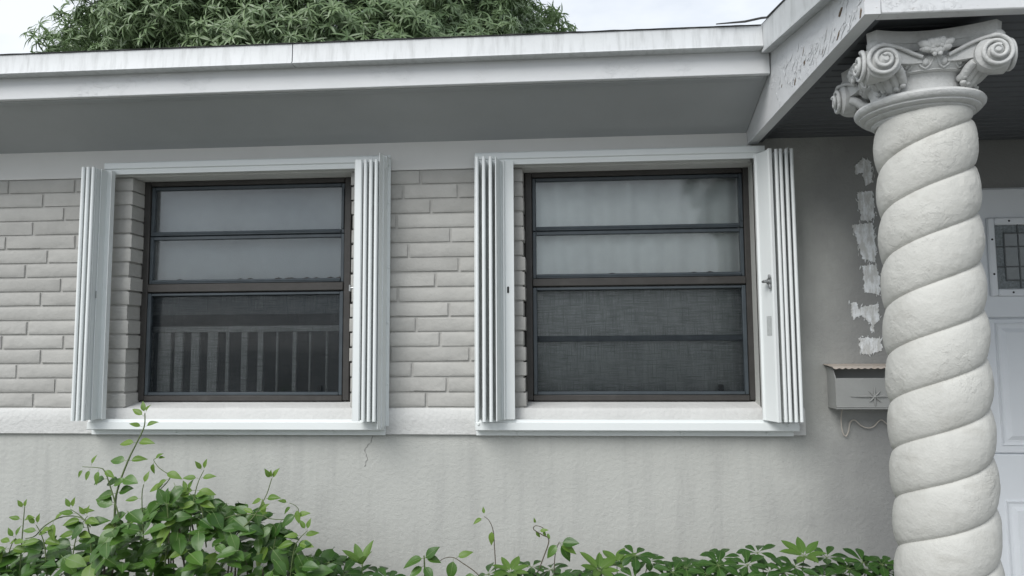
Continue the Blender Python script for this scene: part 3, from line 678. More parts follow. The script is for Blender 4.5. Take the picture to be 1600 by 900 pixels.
# ------------------------------------------------------------------ mailbox and its wire
mbx = thing('mailbox', 'grey wall mailbox with scalloped rusty lid and starburst ornament', 'mailbox', (1.19, 0, 1.21))
X0, X1, Z0, Z1, YM = 1.022, 1.372, 1.205, 1.322, -.092
q = MB(); th = .003
q.box(X0, X1, YM, YM + th, Z0, Z1); q.box(X0 + .0002, X1 - .0002, YM + th, -.006, Z0, Z0 + th)
q.prism([(YM + .001, Z0 + .0002), (-.006, Z0 + .0002), (-.006, 1.362), (YM + .030, 1.362), (YM + .001, Z1 - .0002)], X0 - .0005, X0 + th, axis='x')
q.prism([(YM + .001, Z0 + .0002), (-.006, Z0 + .0002), (-.006, 1.362), (YM + .030, 1.362), (YM + .001, Z1 - .0002)], X1 - th, X1 + .0005, axis='x')
q.build('body', M['mailbox'], mbx)
MB().box(X0 + .001, X1 - .001, -.006, -.0025, Z0, 1.372).build('back_plate', M['mailbox'], mbx)
MB().tube([(X0 - .001, YM - .001, Z0 + .008), (X1, YM - .001, Z0 + .008)], .002, 6).build('rolled_edge', M['mailbox'], mbx)
q = MB(); n = 72
top = [(X0 - .012 + (X1 - X0 + .024) * i / n) for i in range(n + 1)]
sc = [.0055 * abs(math.sin(math.pi * (x - X0 + .012) / .0235)) for x in top]
vs = []
for x, h in zip(top, sc): vs += [(x, -.004, 1.374), (x, YM - .010, 1.366), (x, YM - .012, 1.3615 - h), (x, YM - .0105, 1.3615 - h), (x, YM - .008, 1.3635), (x, -.004, 1.371)]
q.add(vs, [(i * 6 + j, (i + 1) * 6 + j, (i + 1) * 6 + (j + 1) % 6, i * 6 + (j + 1) % 6) for i in range(n) for j in range(6)] + [tuple(range(6)), tuple(n * 6 + j for j in range(5, -1, -1))])
q.build('lid', M['lid'], mbx)
q = MB(); cx, cz = 1.163, 1.2525; yy = YM - .0025
def ray(a, l0, r_=.0036): q.tube([(cx, yy, cz), (cx + math.cos(a) * l0 * .6, yy - .0006, cz + math.sin(a) * l0 * .6), (cx + math.cos(a) * l0, yy + .001, cz + math.sin(a) * l0)], [r_, r_ * .85, r_ * .35], 6)
ray(0, .088); ray(math.pi, .088); ray(math.pi / 2, .038); ray(-math.pi / 2, .038)
for a in (45, 135, 225, 315): ray(R(a), .030)
q.ball((cx, yy - .002, cz), .006, 10, 6)
q.build('starburst', M['mailbox'], mbx)
def smooth_path(P, n=6):
    P = [Vector(p) for p in P]; out_ = []
    for i in range(len(P) - 1):
        p0, p1, p2, p3 = P[max(i - 1, 0)], P[i], P[i + 1], P[min(i + 2, len(P) - 1)]
        for k in range(n):
            t = k / n; out_.append(.5 * ((2 * p1) + (-p0 + p2) * t + (2 * p0 - 5 * p1 + 4 * p2 - p3) * t * t + (-p0 + 3 * p1 - 3 * p2 + p3) * t ** 3))
    return out_ + [P[-1]]
wr = [(1.068, 1.205), (1.068, 1.180), (1.066, 1.147), (1.070, 1.110), (1.080, 1.094), (1.092, 1.112), (1.100, 1.147), (1.117, 1.156), (1.140, 1.135), (1.164, 1.126), (1.188, 1.132), (1.215, 1.157), (1.239, 1.140), (1.27, 1.12), (1.30, 1.13)]
o = MB().tube(smooth_path([(a, -.012 if i else -.03, b) for i, (a, b) in enumerate(wr)]), .0022, 6).build('loose_wire', M['wire'])
pair(o, label='thin loose wavy wire hanging from beneath the grey mailbox', category='wire')

# ------------------------------------------------------------------ twisted column
CX, CY = .978, -.930
colm = thing('twisted_column', 'cream spiral column with scrolled capital at the porch corner', 'column', (CX, CY, 0))
PIT = .1255; RO = .1232
th0 = R(153.4); zn = 1.791
nT, nL = 144, 28; zA, zB = .16, 2.083                    # rows follow the helix, nL rows to each coil
i0 = int(((zA - zn) / PIT - 2.2)) * nL; i1 = int(((zB - zn) / PIT + 2.2)) * nL
vs = []
for i in range(i0, i1 + 1):
    t0 = i / nL
    for j in range(nT + 1):
        a = 2 * math.pi * j / nT
        z = min(zB, max(zA, zn + PIT * (t0 + (a - th0) / math.pi)))
        t = ((z - zn) / PIT - (a - th0) / math.pi) % 1.0
        u = abs(2 * t - 1)
        r = RO - .0118 * u ** 2.3 - .0035 * max(0, (u - .90) / .10)
        n3 = Vector((CX + math.cos(a) * .13, CY + math.sin(a) * .13, z))
        r += .0020 * mnoise.noise(n3 * 13) + .0006 * mnoise.noise(n3 * 55)
        pl = mnoise.noise(n3 * 24 + Vector((4, 0, 0))) + .45 * mnoise.noise(n3 * 70)              # layers of lifted paint
        r += .0008 * min(1, max(0, (pl - .10) / .06)) * min(1, max(0, (mnoise.noise(n3 * 6) + .05) / .2))
        r += .0016 * math.exp(-((a - R(252)) / .016) ** 2)                # casting seam
        if z > 2.03: r -= .006 * ((z - 2.03) / .033) ** 2
        vs.append((CX + r * math.cos(a), CY + r * math.sin(a), z))
W_ = nT + 1; nR = i1 - i0
q = MB(); q.add(vs, [f for i in range(nR) for j in range(nT) for f in [(i * W_ + j, i * W_ + j + 1, (i + 1) * W_ + j + 1, (i + 1) * W_ + j)]
                     if max(vs[k][2] for k in f) > zA + 1e-7 and min(vs[k][2] for k in f) < zB - 1e-7])
q.build('shaft', M['column'], colm, angle=60)
q = MB(); q.bbox(CX - .19, CX + .19, CY - .19, CY + .19, .06, .115, .006)
q.lathe([(.05, .116), (.175, .116), (.185, .128), (.175, .145), (.160, .15), (.165, .158), (.155, .17), (.05, .17)], (CX, CY), 64); q.build('base', M['column'], colm)
# necking ring with stepped mouldings (the capital sits a touch off the shaft's axis and turned a little)
CX, CY = .970, -.922; DZ = -.021; TW = R(-8)
prof = [(.090, 2.064), (.110, 2.064), (.116, 2.070), (.116, 2.075), (.125, 2.077), (.132, 2.082), (.132, 2.086), (.140, 2.087), (.146, 2.092), (.146, 2.096), (.152, 2.098), (.1575, 2.105), (.1585, 2.111), (.155, 2.117), (.147, 2.121), (.120, 2.123), (.090, 2.123)]
MB().lathe([(r, z + DZ) for r, z in prof], (CX, CY), 96).build('necking_ring', M['capital'], colm)
bell = [(.10, 2.1025), (.119, 2.1025), (.115, 2.110), (.114, 2.128), (.117, 2.143), (.121, 2.149), (.10, 2.149)]
MB().lathe(bell, (CX, CY), 80).build('bell', M['capital'], colm)
ech = [(.09, 2.1495), (.126, 2.1495), (.133, 2.152), (.132, 2.155), (.139, 2.164), (.143, 2.176), (.143, 2.183), (.139, 2.187), (.09, 2.189)]
echn = MB().lathe(ech, (CX, CY), 80).build('echinus', M['capital'], colm)
for k in range(20):                                       # egg and dart
    a = TW + 2 * math.pi * (k + .5) / 20; rot = Matrix.Rotation(a, 3, 'Z')
    P = lambda dx, dz, dr=0: (CX + (.1405 + dr) * math.cos(a + dx / .143), CY + (.1405 + dr) * math.sin(a + dx / .143), 2.171 + dz)
    q = MB(); q.ball(P(0, .001, -.001), (.0065, .0085, .0115), 8, 6, rot=rot)
    q.tube([P(-.019, .013, .003), P(-.0165, .003, .001), P(-.011, -.009, -.002), (P(0, -.0155, -.006)), P(.011, -.009, -.002), P(.0165, .003, .001), P(.019, .013, .003)], .0028, 6)
    q.build('egg_ornament', M['capital'], echn)
def abacus(hw, dip, cut, z0, z1, hw1=None):               # square block with hollowed sides and clipped corners
    q = MB(); lo = []; hi = []
    for Z, H, T in ((z0, hw, lo), (z1, hw1 or hw, hi)):
        for s in range(4):
            rot = Matrix.Rotation(s * math.pi / 2 + TW, 2); n_ = 12
            for k in range(n_ + 1):
                x = -(H - cut) + 2 * (H - cut) * k / n_
                y_ = -H + dip * (1 - (x / (H - cut)) ** 2)
                p = rot @ Vector((x, y_)); T.append((CX + p.x, CY + p.y, Z))
    n_ = len(lo)
    q.add(lo + hi, [tuple(range(n_ - 1, -1, -1)), tuple(range(n_, 2 * n_))] + [(i, (i + 1) % n_, n_ + (i + 1) % n_, n_ + i) for i in range(n_)])
    return q
ab = MB()
for seg in (abacus(.150, .040, .022, 2.212, 2.228, .160), abacus(.156, .034, .020, 2.2285, 2.2590, .158)): ab.add(seg.v, seg.f)
ab.build('abacus', M['capital'], colm, angle=30)
MB().lathe([(.08, 2.1895), (.112, 2.1895), (.112, 2.2115), (.08, 2.2115)], (CX, CY), 64).build('drum', M['capital'], colm)
# four faces: two scrolls with their bands, a palmette in the middle
def face(rot):
    T = lambda x, y_, z: Vector((CX, CY, z)) + (rot @ Vector((x, y_))).to_3d()
    for s in (-1, 1):
        q = MB(); VX = .127; czv, rad = 2.172, .041
        lean = lambda x: -.143 - max(0, abs(x) - .055) * .30                       # scrolls step out towards the corner
        pts, rr = [], []
        for k in range(10):                                                          # band rising from the echinus, then winding in
            t = k / 10; x = .030 + (VX - .030) * t; z = 2.181 + (czv + rad - 2.181) * math.sin(t * math.pi / 2)
            pts.append(T(s * x, lean(x) - .004, z)); rr.append(.0050)
        turns = 2.1; K = 66
        for k in range(K + 1):
            t = k / K; a = math.pi / 2 - t * turns * 2 * math.pi
            r_ = .0095 + (rad - .0095) * (1 - t) ** 1.12
            x = VX + math.cos(a) * r_; z = czv + math.sin(a) * r_
            pts.append(T(s * x, lean(VX) - .006 - .017 * t ** 1.2 - s * 0, z)); rr.append(.0058 - .0012 * t)
        q.tube(pts, rr, 8)
        n_ = 28; vs = []
        for ra, dy in ((rad * .5, .046), (rad + .001, .034), (rad + .002, .004), (rad * .9, -.001), (rad * .55, -.007), (.010, -.018), (.006, -.023)):
            for j in range(n_):
                a = 2 * math.pi * j / n_; x = VX + ra * math.cos(a); vs.append(T(s * x, lean(VX) + dy, czv + ra * math.sin(a)))
        fs = [(i * n_ + j, i * n_ + (j + 1) % n_, (i + 1) * n_ + (j + 1) % n_, (i + 1) * n_ + j) for i in range(6) for j in range(n_)] + [tuple(range(n_)), tuple(6 * n_ + j for j in range(n_))]
        q.add(vs, fs)
        W_ = []
        for k in range(9):                                                           # sunk web between band and echinus
            t = k / 8; x = .030 + (.118 - .030) * t; z = 2.181 + (czv + rad - 2.182) * math.sin(t * math.pi / 2)
            W_ += [T(s * x, lean(x) + .002, 2.168), T(s * x, lean(x) + .002, z), T(s * x, lean(x) + .03, z), T(s * x, lean(x) + .03, 2.168)]
        q.add(W_, [(k * 4 + j, (k + 1) * 4 + j, (k + 1) * 4 + (j + 1) % 4, k * 4 + (j + 1) % 4) for k in range(8) for j in range(4)] + [(0, 1, 2, 3), (32, 33, 34, 35)])
        q.build('volute', M['capital'], colm, angle=50)
    q = MB(); rp = random.Random(3)
    for a, l_, wd in ((96, .020, .014), (52, .030, .013), (135, .028, .013), (22, .046, .011), (160, .043, .012), (-6, .036, .010), (190, .038, .009), (-48, .020, .010), (228, .020, .010)):
        A = R(a); c = Vector((math.cos(A), math.sin(A)))
        b0 = T(c.x * .004, -.142, 2.200 + c.y * .004)
        mid = T(c.x * l_ * .6, -.158, 2.200 + c.y * l_ * .55); tip = T(c.x * l_, -.150, 2.200 + c.y * l_ * .85 + .006)
        q.tube(smooth_path([b0, mid, tip], 4), [.004, wd * .7, wd * .95, wd, wd * .95, wd * .9, wd * .75, wd * .5, .003], 8)
    for c in ((0, .008, .011), (-.009, .002, .008), (.010, .003, .008), (0, -.010, .008), (-.006, -.018, .006), (.006, -.018, .006)):
        q.ball(T(c[0], -.160 + rp.uniform(-.002, .002), 2.200 + c[1]), (c[2], c[2] * .8, c[2]), 10, 8)
    q.build('palmette', M['capital'], colm, angle=70)
for k in range(4): face(Matrix.Rotation(k * math.pi / 2 + TW, 2))
for k in range(4):                                        # acanthus drops below the corner scrolls
    a = math.pi / 4 + k * math.pi / 2 + TW; c, s_ = math.cos(a), math.sin(a); rk = random.Random(k)
    q = MB()
    for da, L_, ro in ((-.24, .034, .010), (.24, .034, .010), (-.12, .048, .011), (.12, .048, .011), (0, .060, .012)):
        cc, ss = math.cos(a + da), math.sin(a + da)
        P = [(CX + cc * r_, CY + ss * r_, z) for r_, z in ((.172, 2.158), (.156, 2.150), (.138, 2.142 - L_ * .25), (.124, 2.158 - L_ * .8), (.131, 2.158 - L_ * .95))]
        q.tube(smooth_path(P, 3), [ro * f for f in (1, 1.1, 1.15, 1.2, 1.2, 1.15, 1.1, 1.0, .9, .75, .6, .5, .35)], 8)
        for r_, z in ((.146, 2.142), (.136, 2.130), (.130, 2.118)):
            q.ball((CX + cc * (r_ + .006), CY + ss * (r_ + .006), z + rk.uniform(-.004, .004)), (.008, .008, .006), 8, 6)
    for i in range(9):                                    # rough plaster filling between the two scrolls of the corner
        t = i / 8; q.ball((CX + c * (.150 + .050 * t), CY + s_ * (.150 + .050 * t), 2.155 + .066 * t), (.024 - .004 * t + rk.uniform(-.003, .003), .024 - .004 * t, .018), 10, 7)
    for i in range(5):
        t = i / 4; q.ball((CX + c * (.165 + .028 * t), CY + s_ * (.165 + .028 * t), 2.205 + .008 * t), (.016, .016, .02), 8, 6)
    q.build('acanthus_leaf', M['capital'], colm, angle=75)

# ------------------------------------------------------------------ plants
def leaf_mesh(L_, W_, curl, fold, tipn, mats, name, wav=0., nseg=7, pw=.85):
    """leaf along +x, face up +z, with a raised midrib"""
    q = MB(); r = random.Random(int(L_ * 1e5) + int(curl * 100) + int(W_ * 1e5)); vs = []
    for i in range(nseg + 1):
        t = i / nseg; wdt = W_ * (math.sin(math.pi * min(1, t ** pw)) ** .8 if 0 < t < 1 else 0) * (1 - tipn * t * t)
        if t > .999: wdt = 0
        x = L_ * t; z = -curl * L_ * t * t
        for k, f in enumerate((-1, -.5, 0, .5, 1)):
            vs.append((x, f * wdt, z + fold * abs(f) * wdt * (1.0 if abs(f) < .9 else .85) + (wav * L_ * math.sin(t * 9 + k) * abs(f))))
    q.add(vs, [(i * 5 + k, (i + 1) * 5 + k, (i + 1) * 5 + k + 1, i * 5 + k + 1) for i in range(nseg) for k in range(4)])
    o = len(q.v)
    rib = []
    for i in range(nseg + 1):
        t = i / nseg; rw = .028 * W_ * 1.6 * (1 - t * .8); x = L_ * t; z = -curl * L_ * t * t
        rib += [(x, -rw, z + .0006), (x, rw, z + .0006)]
    q.add(rib, [(2 * i, 2 * i + 2, 2 * i + 3, 2 * i + 1) for i in range(nseg)], 1)
    q.tube([(-L_ * .16, 0, -L_ * .02), (0, 0, 0)], L_ * .012, 4, 1)
    return q.mesh(name, mats, True, 0)
def place(me, name, parent, p, d, up, sc=1.0):
    d = Vector(d).normalized(); up = Vector(up); y_ = up.cross(d)
    if y_.length < 1e-4: y_ = d.orthogonal()
    y_.normalize(); z_ = d.cross(y_)
    mw = Matrix((( d.x, y_.x, z_.x, p[0]), (d.y, y_.y, z_.y, p[1]), (d.z, y_.z, z_.z, p[2]), (0, 0, 0, 1))) @ Matrix.Diagonal((sc, sc, sc, 1))
    o = bpy.data.objects.new(name, me); COL.objects.link(o)
    if parent is not None:
        o.parent = parent; o.matrix_parent_inverse = world_of(parent).inverted()
    o.matrix_basis = mw
    return o
VL = [leaf_mesh(.080, .0255, c, f, .35, [M['leaf'], M['rib']], 'leaf', w_) for c, f, w_ in ((.15, .25, .012), (.3, .15, .015), (.05, .4, .01), (.42, .3, .012), (.22, .1, .02))]
VN = [leaf_mesh(.078, .0245, c, f, .35, [M['newleaf'], M['rib']], 'leaf', .012) for c, f in ((.15, .25), (.3, .15), (.05, .4), (.42, .3), (.22, .1))]
VY = [leaf_mesh(.075, .019, c, f, .45, [M['newleaf'], M['rib']], 'young_leaf', .01) for c, f in ((.1, .4), (.25, .6), (.3, .2))]
vine = thing('vine_shrub', 'large leafy green vine shrub with long shoots below the window at the far left', 'shrub', (-1.45, -.5, 0))
OUT = [(-2.6, .70), (-2.3, .74), (-2.0, .735), (-1.973, .736), (-1.857, .765), (-1.739, .745), (-1.640, .80), (-1.590, .86), (-1.504, .905), (-1.402, .945), (-1.322, .955), (-1.27, .915), (-1.149, .900), (-1.058, .860), (-.988, .765), (-.900, .755), (-.834, .755), (-.767, .72)]
def top_at(x):
    for (a, b), (c, d_) in zip(OUT, OUT[1:]):
        if a <= x <= c: return b + (d_ - b) * (x - a) / (c - a)
    return .6
rv = random.Random(11)
LF = []
for k in range(16000):
    if len(LF) >= 1650: break
    x = rv.uniform(-2.6, -.78); zt_ = top_at(x) - .004; y_ = rv.uniform(-.70, -.20)
    dome = .10 * ((y_ + .46) / .25) ** 2
    zt_ += .055 * mnoise.noise(Vector((x * 7, y_ * 6, 3))) + .03 * mnoise.noise(Vector((x * 19, y_ * 15, 8))); z = zt_ - dome - (rv.random() ** 1.5) * .50
    if z < .30: continue
    front = y_ < -.42
    if (zt_ - dome - z) > .12 and not front and rv.random() < .7: continue
    az = rv.uniform(-math.pi, math.pi) if not front else rv.uniform(-math.pi * .95, -.05 * math.pi)
    el = rv.uniform(-.8, .35)
    d = Vector((math.cos(az) * math.cos(el), math.sin(az) * math.cos(el), math.sin(el)))
    up = Vector((rv.uniform(-.45, .45), rv.uniform(-1.0, .0), 1))
    LF.append((Vector((x - d.x * .04, y_ - d.y * .04, z - d.z * .02)), d, up, rv.uniform(.62, 1.08), rv.randrange(5)))
for k in range(420):                                   # foliage nearer the ground
    az = rv.uniform(0, 6.28); el = rv.uniform(-.8, .3)
    LF.append((Vector((rv.uniform(-3.2, -.75), rv.uniform(-.66, -.2), rv.uniform(.10, .52))), Vector((math.cos(az) * math.cos(el), math.sin(az) * math.cos(el), math.sin(el))), Vector((rv.uniform(-.4, .4), rv.uniform(-.8, 0), 1)), rv.uniform(.7, 1.1), rv.randrange(5)))
LF.sort(key=lambda t: t[0].y - 2.2 * max(0, t[0].z - .62) + (9 if t[0].z < .60 or t[0].x < -2.15 else 0))
for p, d, up, sc, k in LF[:230]: place((VN if (k * 7 + int(p.x * 1000)) % 9 == 0 else VL)[k], 'leaf', vine, p, d, up, sc)
q = MB()                                               # the rest of the foliage: one joined part
for p, d, up, sc, k in LF[230:]:
    d.normalize(); yv = up.cross(d).normalized(); zv = d.cross(yv); mm = Matrix((d, yv, zv)).transposed()
    q.add([p + mm @ (v.co * sc) for v in VL[k].vertices], [tuple(f.vertices) for f in VL[k].polygons])
q.build('foliage', M['leaf'], vine, angle=0, kind='stuff')
q = MB()
for k in range(34):
    x = rv.uniform(-2.3, -.85); y_ = rv.uniform(-.55, -.3); h = top_at(x) - rv.uniform(.04, .2)
    q.tube(smooth_path([(x + rv.uniform(-.08, .08), y_, .02), (x + rv.uniform(-.05, .05), y_ + rv.uniform(-.04, .04), h * .5), (x, y_ + rv.uniform(-.05, .03), h)], 4), [.006 - .0035 * i / 8 for i in range(9)], 5)
q.build('stems', M['wood'], vine)
def pathz(P, yv, curve=0): return smooth_path([(x, yv + curve * i / len(P), z) for i, (x, z) in enumerate(P)], 6)
def shoot(par, P, y_, r0, r1, leaves, m_='stem', young=True, curve=-.02):
    """a long stem with leaf pairs at given fractions (fraction, side, size)"""
    pts = pathz(P, y_, curve); n_ = len(pts)
    MB().tube(pts, [r0 + (r1 - r0) * i / (n_ - 1) for i in range(n_)], 6).build('shoot', M[m_], par)
    for t, ang, sc in leaves:
        i = min(n_ - 2, int(t * (n_ - 1))); p = pts[i]; tg = (pts[i + 1] - pts[i]).normalized()
        a = R(ang); d = Vector((math.cos(a), rv.uniform(-.5, .1), math.sin(a)))
        me = rv.choice(VY if sc < .8 else VL)
        place(me, 'young_leaf' if sc < .8 else 'leaf', par, p + d.normalized() * .012, d, (rv.uniform(-.2, .2) - .4 * d.x * 0, -.9, .75), sc if sc < .8 else sc * .8)
shoot(vine, [(-1.557, .70), (-1.559, .901), (-1.548, .975), (-1.515, 1.064), (-1.488, 1.118), (-1.458, 1.180), (-1.455, 1.228)], -.5, .0042, .0018,
      [(1, 60, .42), (1, 105, .5), (.96, 150, .6), (.86, 25, .55), (.86, 160, .5), (.70, 5, .78), (.70, 185, .75), (.52, 175, .9), (.52, 10, .7), (.40, -5, 1.05), (.40, 200, .85), (.3, 20, .9), (.28, 190, .95), (.2, 170, 1.1)])
shoot(vine, [(-1.512, .80), (-1.545, .901), (-1.569, .975), (-1.590, 1.029), (-1.608, 1.042), (-1.667, 1.046)], -.51, .0028, .0012, [(1, 250, .35), (.93, 262, .45), (.9, 70, .45), (.82, 270, .6), (.72, -30, .6), (.5, 190, .85), (.42, 30, .8), (.25, 170, .9)])
shoot(vine, [(-1.882, .66), (-1.874, .803), (-1.865, .911)], -.52, .0025, .0013, [(1, 80, .35), (1, 120, .4), (.78, 20, .55), (.78, 165, .5), (.5, 200, .4), (.5, 330, .5)])
shoot(vine, [(-1.867, .800), (-1.831, .810), (-1.796, .844), (-1.746, .872), (-1.696, .881), (-1.652, .873), (-1.622, .846)], -.52, .0018, .0024, [(.12, 290, .5), (.2, 20, .45), (.45, 285, .75), (.45, 40, .45), (.9, 235, .9)])
shoot(vine, [(-1.442, .80), (-1.449, .942), (-1.440, .990)], -.52, .0022, .0013, [(1, 75, .5), (.55, 185, .6), (.4, 20, .85)])
shoot(vine, [(-1.347, .72), (-1.335, .850), (-1.338, .930)], -.55, .0030, .0018, [(1, 90, .8), (1, 60, 1.0), (1, 120, .95), (.7, 10, 1.0), (.7, 170, 1.0)])
shoot(vine, [(-1.389, .970), (-1.362, .997), (-1.352, 1.017), (-1.370, 1.031), (-1.392, 1.048), (-1.407, 1.071), (-1.397, 1.078)], -.52, .0018, .001, [(1, 10, .3), (.85, 265, .5), (.85, 40, .45), (.5, -10, .78), (.3, 215, .6), (.15, 200, .7)])
shoot(vine, [(-1.164, .70), (-1.112, .817), (-1.048, .886), (-1.025, .920), (-.999, .966), (-.982, 1.017)], -.54, .0028, .0014, [(1, 110, .45), (1, 60, .5), (1, 85, .35), (.74, 10, .65), (.74, 195, .55), (.5, 40, .5), (.48, 160, .5), (.3, 185, .9), (.3, -15, .9)])
shoot(vine, [(-1.20, .86), (-1.12, .885), (-1.036, .883), (-1.012, .875), (-.964, .872), (-.923, .881), (-.905, .904), (-.917, .921), (-.935, .929)], -.5, .0022, .001, [(1, 160, .4), (.92, 225, .4), (.84, 285, .6), (.72, 215, .85), (.66, 20, .6), (.5, 240, .95), (.3, 100, .6), (.2, 150, .8)])
shoot(vine, [(-1.001, .74), (-.984, .830), (-.993, .858)], -.5, .002, .0013, [(.9, 215, .85), (.3, -20, .95)])

for sx, sz, lean_ in ((-1.78, .76, -.03), (-1.70, .78, .05), (-1.28, .92, .04), (-1.22, .90, -.05), (-1.62, .84, -.06), (-.93, .77, .05), (-1.93, .74, .03)):
    h_ = rv.uniform(.06, .12)
    shoot(vine, [(sx, sz - .12), (sx + lean_ * .3, sz), (sx + lean_ * .7, sz + h_ * .6), (sx + lean_ * 1.3, sz + h_)], -.52, .0024, .0012, [(1, 75, .45), (1, 120, .45), (.8, 15, .6), (.78, 170, .6), (.6, -5, .78), (.58, 190, .75), (.4, 20, .95), (.38, 165, .95)])
UL = [leaf_mesh(.060, .0132, c, f, -.28, [M['umbrella'], M['rib']], 'leaflet', .008, 7, 1.45) for c, f in ((.18, .3), (.32, .2), (.08, .45))]
UN = [leaf_mesh(.074, .0155, c, f, .0, [M['umbrella_new'], M['rib']], 'leaflet', .008, 6) for c, f in ((.12, .35), (.05, .2))]
ru = random.Random(23)
def whorl(par, tip, base, n_, up=.1, sc=1.0, lm=None, droop=.0):
    """petiole from base to tip with n_ leaflets radiating at its end"""
    tip = Vector(tip); base = Vector(base)
    mid = (tip + base) / 2 + Vector((ru.uniform(-.01, .01), ru.uniform(-.01, .01), .015))
    pet = MB().tube(smooth_path([base, mid, tip], 3), .0016, 5).build('petiole', M['stem'], par)
    ax = (tip - mid).normalized() * .5 + Vector((ru.uniform(-.25, .25), -.35, .8)); ax.normalize()
    e1 = ax.orthogonal().normalized(); e2 = ax.cross(e1); ph = ru.uniform(0, 6.28)
    for k in range(n_):
        a = ph + 2 * math.pi * k / n_ + ru.uniform(-.12, .12)
        d = (e1 * math.cos(a) + e2 * math.sin(a)) + ax * (up + ru.uniform(-.12, .12)); d.z -= droop
        place(ru.choice(lm or UL), 'leaflet', pet, tip + d.normalized() * .008, d, ax, sc * ru.uniform(.8, 1.1))
def umbrella(x, y_, whorls, label, fresh=()):
    u = thing('umbrella_shrub', label, 'shrub', (x, y_, .03), 'umbrella shrubs in a row below the windows')
    q = MB(); tops = []
    for s in range(3):
        tx, ty = x + ru.uniform(-.05, .05), y_ + ru.uniform(-.05, .05); h = .56 + ru.uniform(-.05, .05)
        q.tube(smooth_path([(x + ru.uniform(-.02, .02), y_ + ru.uniform(-.02, .02), .02), ((x + tx) / 2 + ru.uniform(-.02, .02), (y_ + ty) / 2, h * .5), (tx, ty, h)], 4), [.007 - .003 * i / 8 for i in range(9)], 6); tops.append(Vector((tx, ty, h)))
    q.build('stem', M['wood'], u)
    for i, (wx, wz, kind) in enumerate(whorls):
        b = min(tops, key=lambda t: abs(t.x - wx)); wy = y_ + ru.uniform(-.13, .07); wz += .008
        lm = UN if kind in 'ny' else UL
        whorl(u, (wx, wy, wz), (b.x + (wx - b.x) * .15, b.y, min(b.z, wz - .05) - ru.uniform(0, .08)), 7 if kind != 'y' else 6, {'u': .15, 'd': -.1, 'n': .35, 'y': 1.1}[kind], 1.0 if kind != 'd' else 1.1, lm, {'u': .05, 'd': .55, 'n': 0, 'y': -.2}[kind])
    for k in range(11):                                    # lower whorls in the shade of the upper ones
        b = ru.choice(tops); wx, wy, wz = x + ru.uniform(-.11, .11), y_ + ru.uniform(-.14, .1), ru.uniform(.50, .685)
        whorl(u, (wx, wy, wz), (b.x, b.y, wz - .07), 7, .05, 1.05, UL, .1)
U = [
 (-.835, [(-.875, .740, 'd'), (-.806, .722, 'd'), (-.90, .69, 'u'), (-.76, .68, 'u'), (-.83, .665, 'u')], 'umbrella shrub with drooping dark leaf fans next to the vine'),
 (-.66, [(-.697, .705, 'y'), (-.60, .672, 'u'), (-.72, .665, 'u'), (-.64, .65, 'u')], 'umbrella shrub topped by one upright fan of pale young leaves'),
 (-.18, [(-.193, .690, 'n'), (-.127, .684, 'u'), (-.235, .655, 'u'), (-.16, .65, 'u')], 'low umbrella shrub at the foot of the single hooked vine tendril'),
 (.01, [(-.06, .672, 'u'), (.101, .700, 'n'), (.03, .680, 'u'), (.06, .665, 'u')], 'umbrella shrub growing under the looped vine tendril'),
 (.22, [(.221, .748, 'u'), (.165, .700, 'n'), (.275, .706, 'u'), (.21, .690, 'u'), (.13, .690, 'u')], 'umbrella shrub with a taller leaf fan under the middle of the curtained window'),
 (.385, [(.335, .715, 'u'), (.381, .722, 'u'), (.44, .715, 'u'), (.36, .69, 'u'), (.42, .690, 'u')], 'even dark umbrella shrub under the right half of the curtained window'),
 (.545, [(.477, .742, 'u'), (.515, .725, 'u'), (.582, .728, 'u'), (.55, .70, 'u'), (.47, .70, 'u')], 'dense dark umbrella shrub below the right jamb of the curtained window'),
 (.72, [(.635, .745, 'u'), (.69, .715, 'u'), (.771, .752, 'n'), (.735, .722, 'u'), (.80, .71, 'u'), (.66, .70, 'u')], 'umbrella shrub with one light green fan below the stacked shutter with the lock'),
 (.91, [(.865, .730, 'u'), (.956, .735, 'u'), (.91, .715, 'u'), (.89, .70, 'u'), (.97, .71, 'u')], 'umbrella shrub right of the light green fan, close to the column'),
 (1.06, [(1.017, .728, 'u'), (1.07, .700, 'u'), (1.03, .705, 'u'), (1.12, .70, 'u')], 'umbrella shrub next to and partly behind the spiral column'),
]
for x, wl, lb in U: umbrella(x, -.42, wl, lb)
# broad-leaved seedling and thin tendrils between the two window bays
sp = thing('vine_seedling', 'small broad leaved vine seedling on bare wall between the windows', 'plant', (-.50, -.42, .03))
MB().tube(smooth_path([(-.50, -.42, .03), (-.49, -.42, .4), (-.492, -.42, .660), (-.495, -.42, .735)], 5), [.004 - .0001 * i for i in range(16)], 6).build('stem', M['stem'], sp)
for p, d, up, sc in (((-.49, -.42, .728), (.75, -.2, .75), (-.5, -.8, .5), .95), ((-.50, -.43, .728), (-.9, -.3, -.12), (.1, -.5, 1), 1.0), ((-.485, -.42, .728), (1, -.2, -.05), (.1, -.7, .8), .75), ((-.50, -.43, .70), (-.8, -.4, -.45), (0, -.6, .8), .8),
                     ((-.49, -.43, .70), (.6, -.5, -.55), (0, -.6, .9), .8), ((-.50, -.44, .67), (-.35, -.5, -.8), (0, -1, .4), .85), ((-.48, -.44, .68), (.25, -.5, -.8), (0, -1, .4), .85), ((-.50, -.44, .655), (-.7, -.6, -.3), (0, -.6, .9), .9)):
    place(ru.choice(VL), 'leaf', sp, p, d, up, sc * .82)
def tendril(lbl, base, P, lv, y_=-.40):
    t = thing('vine_tendril', lbl, 'vine', (base, y_, .03))
    shoot(t, [(base, .03), (base * .6 + P[0][0] * .4, .35)] + P, y_, .0026, .0011, lv, 'wood', curve=0); return t
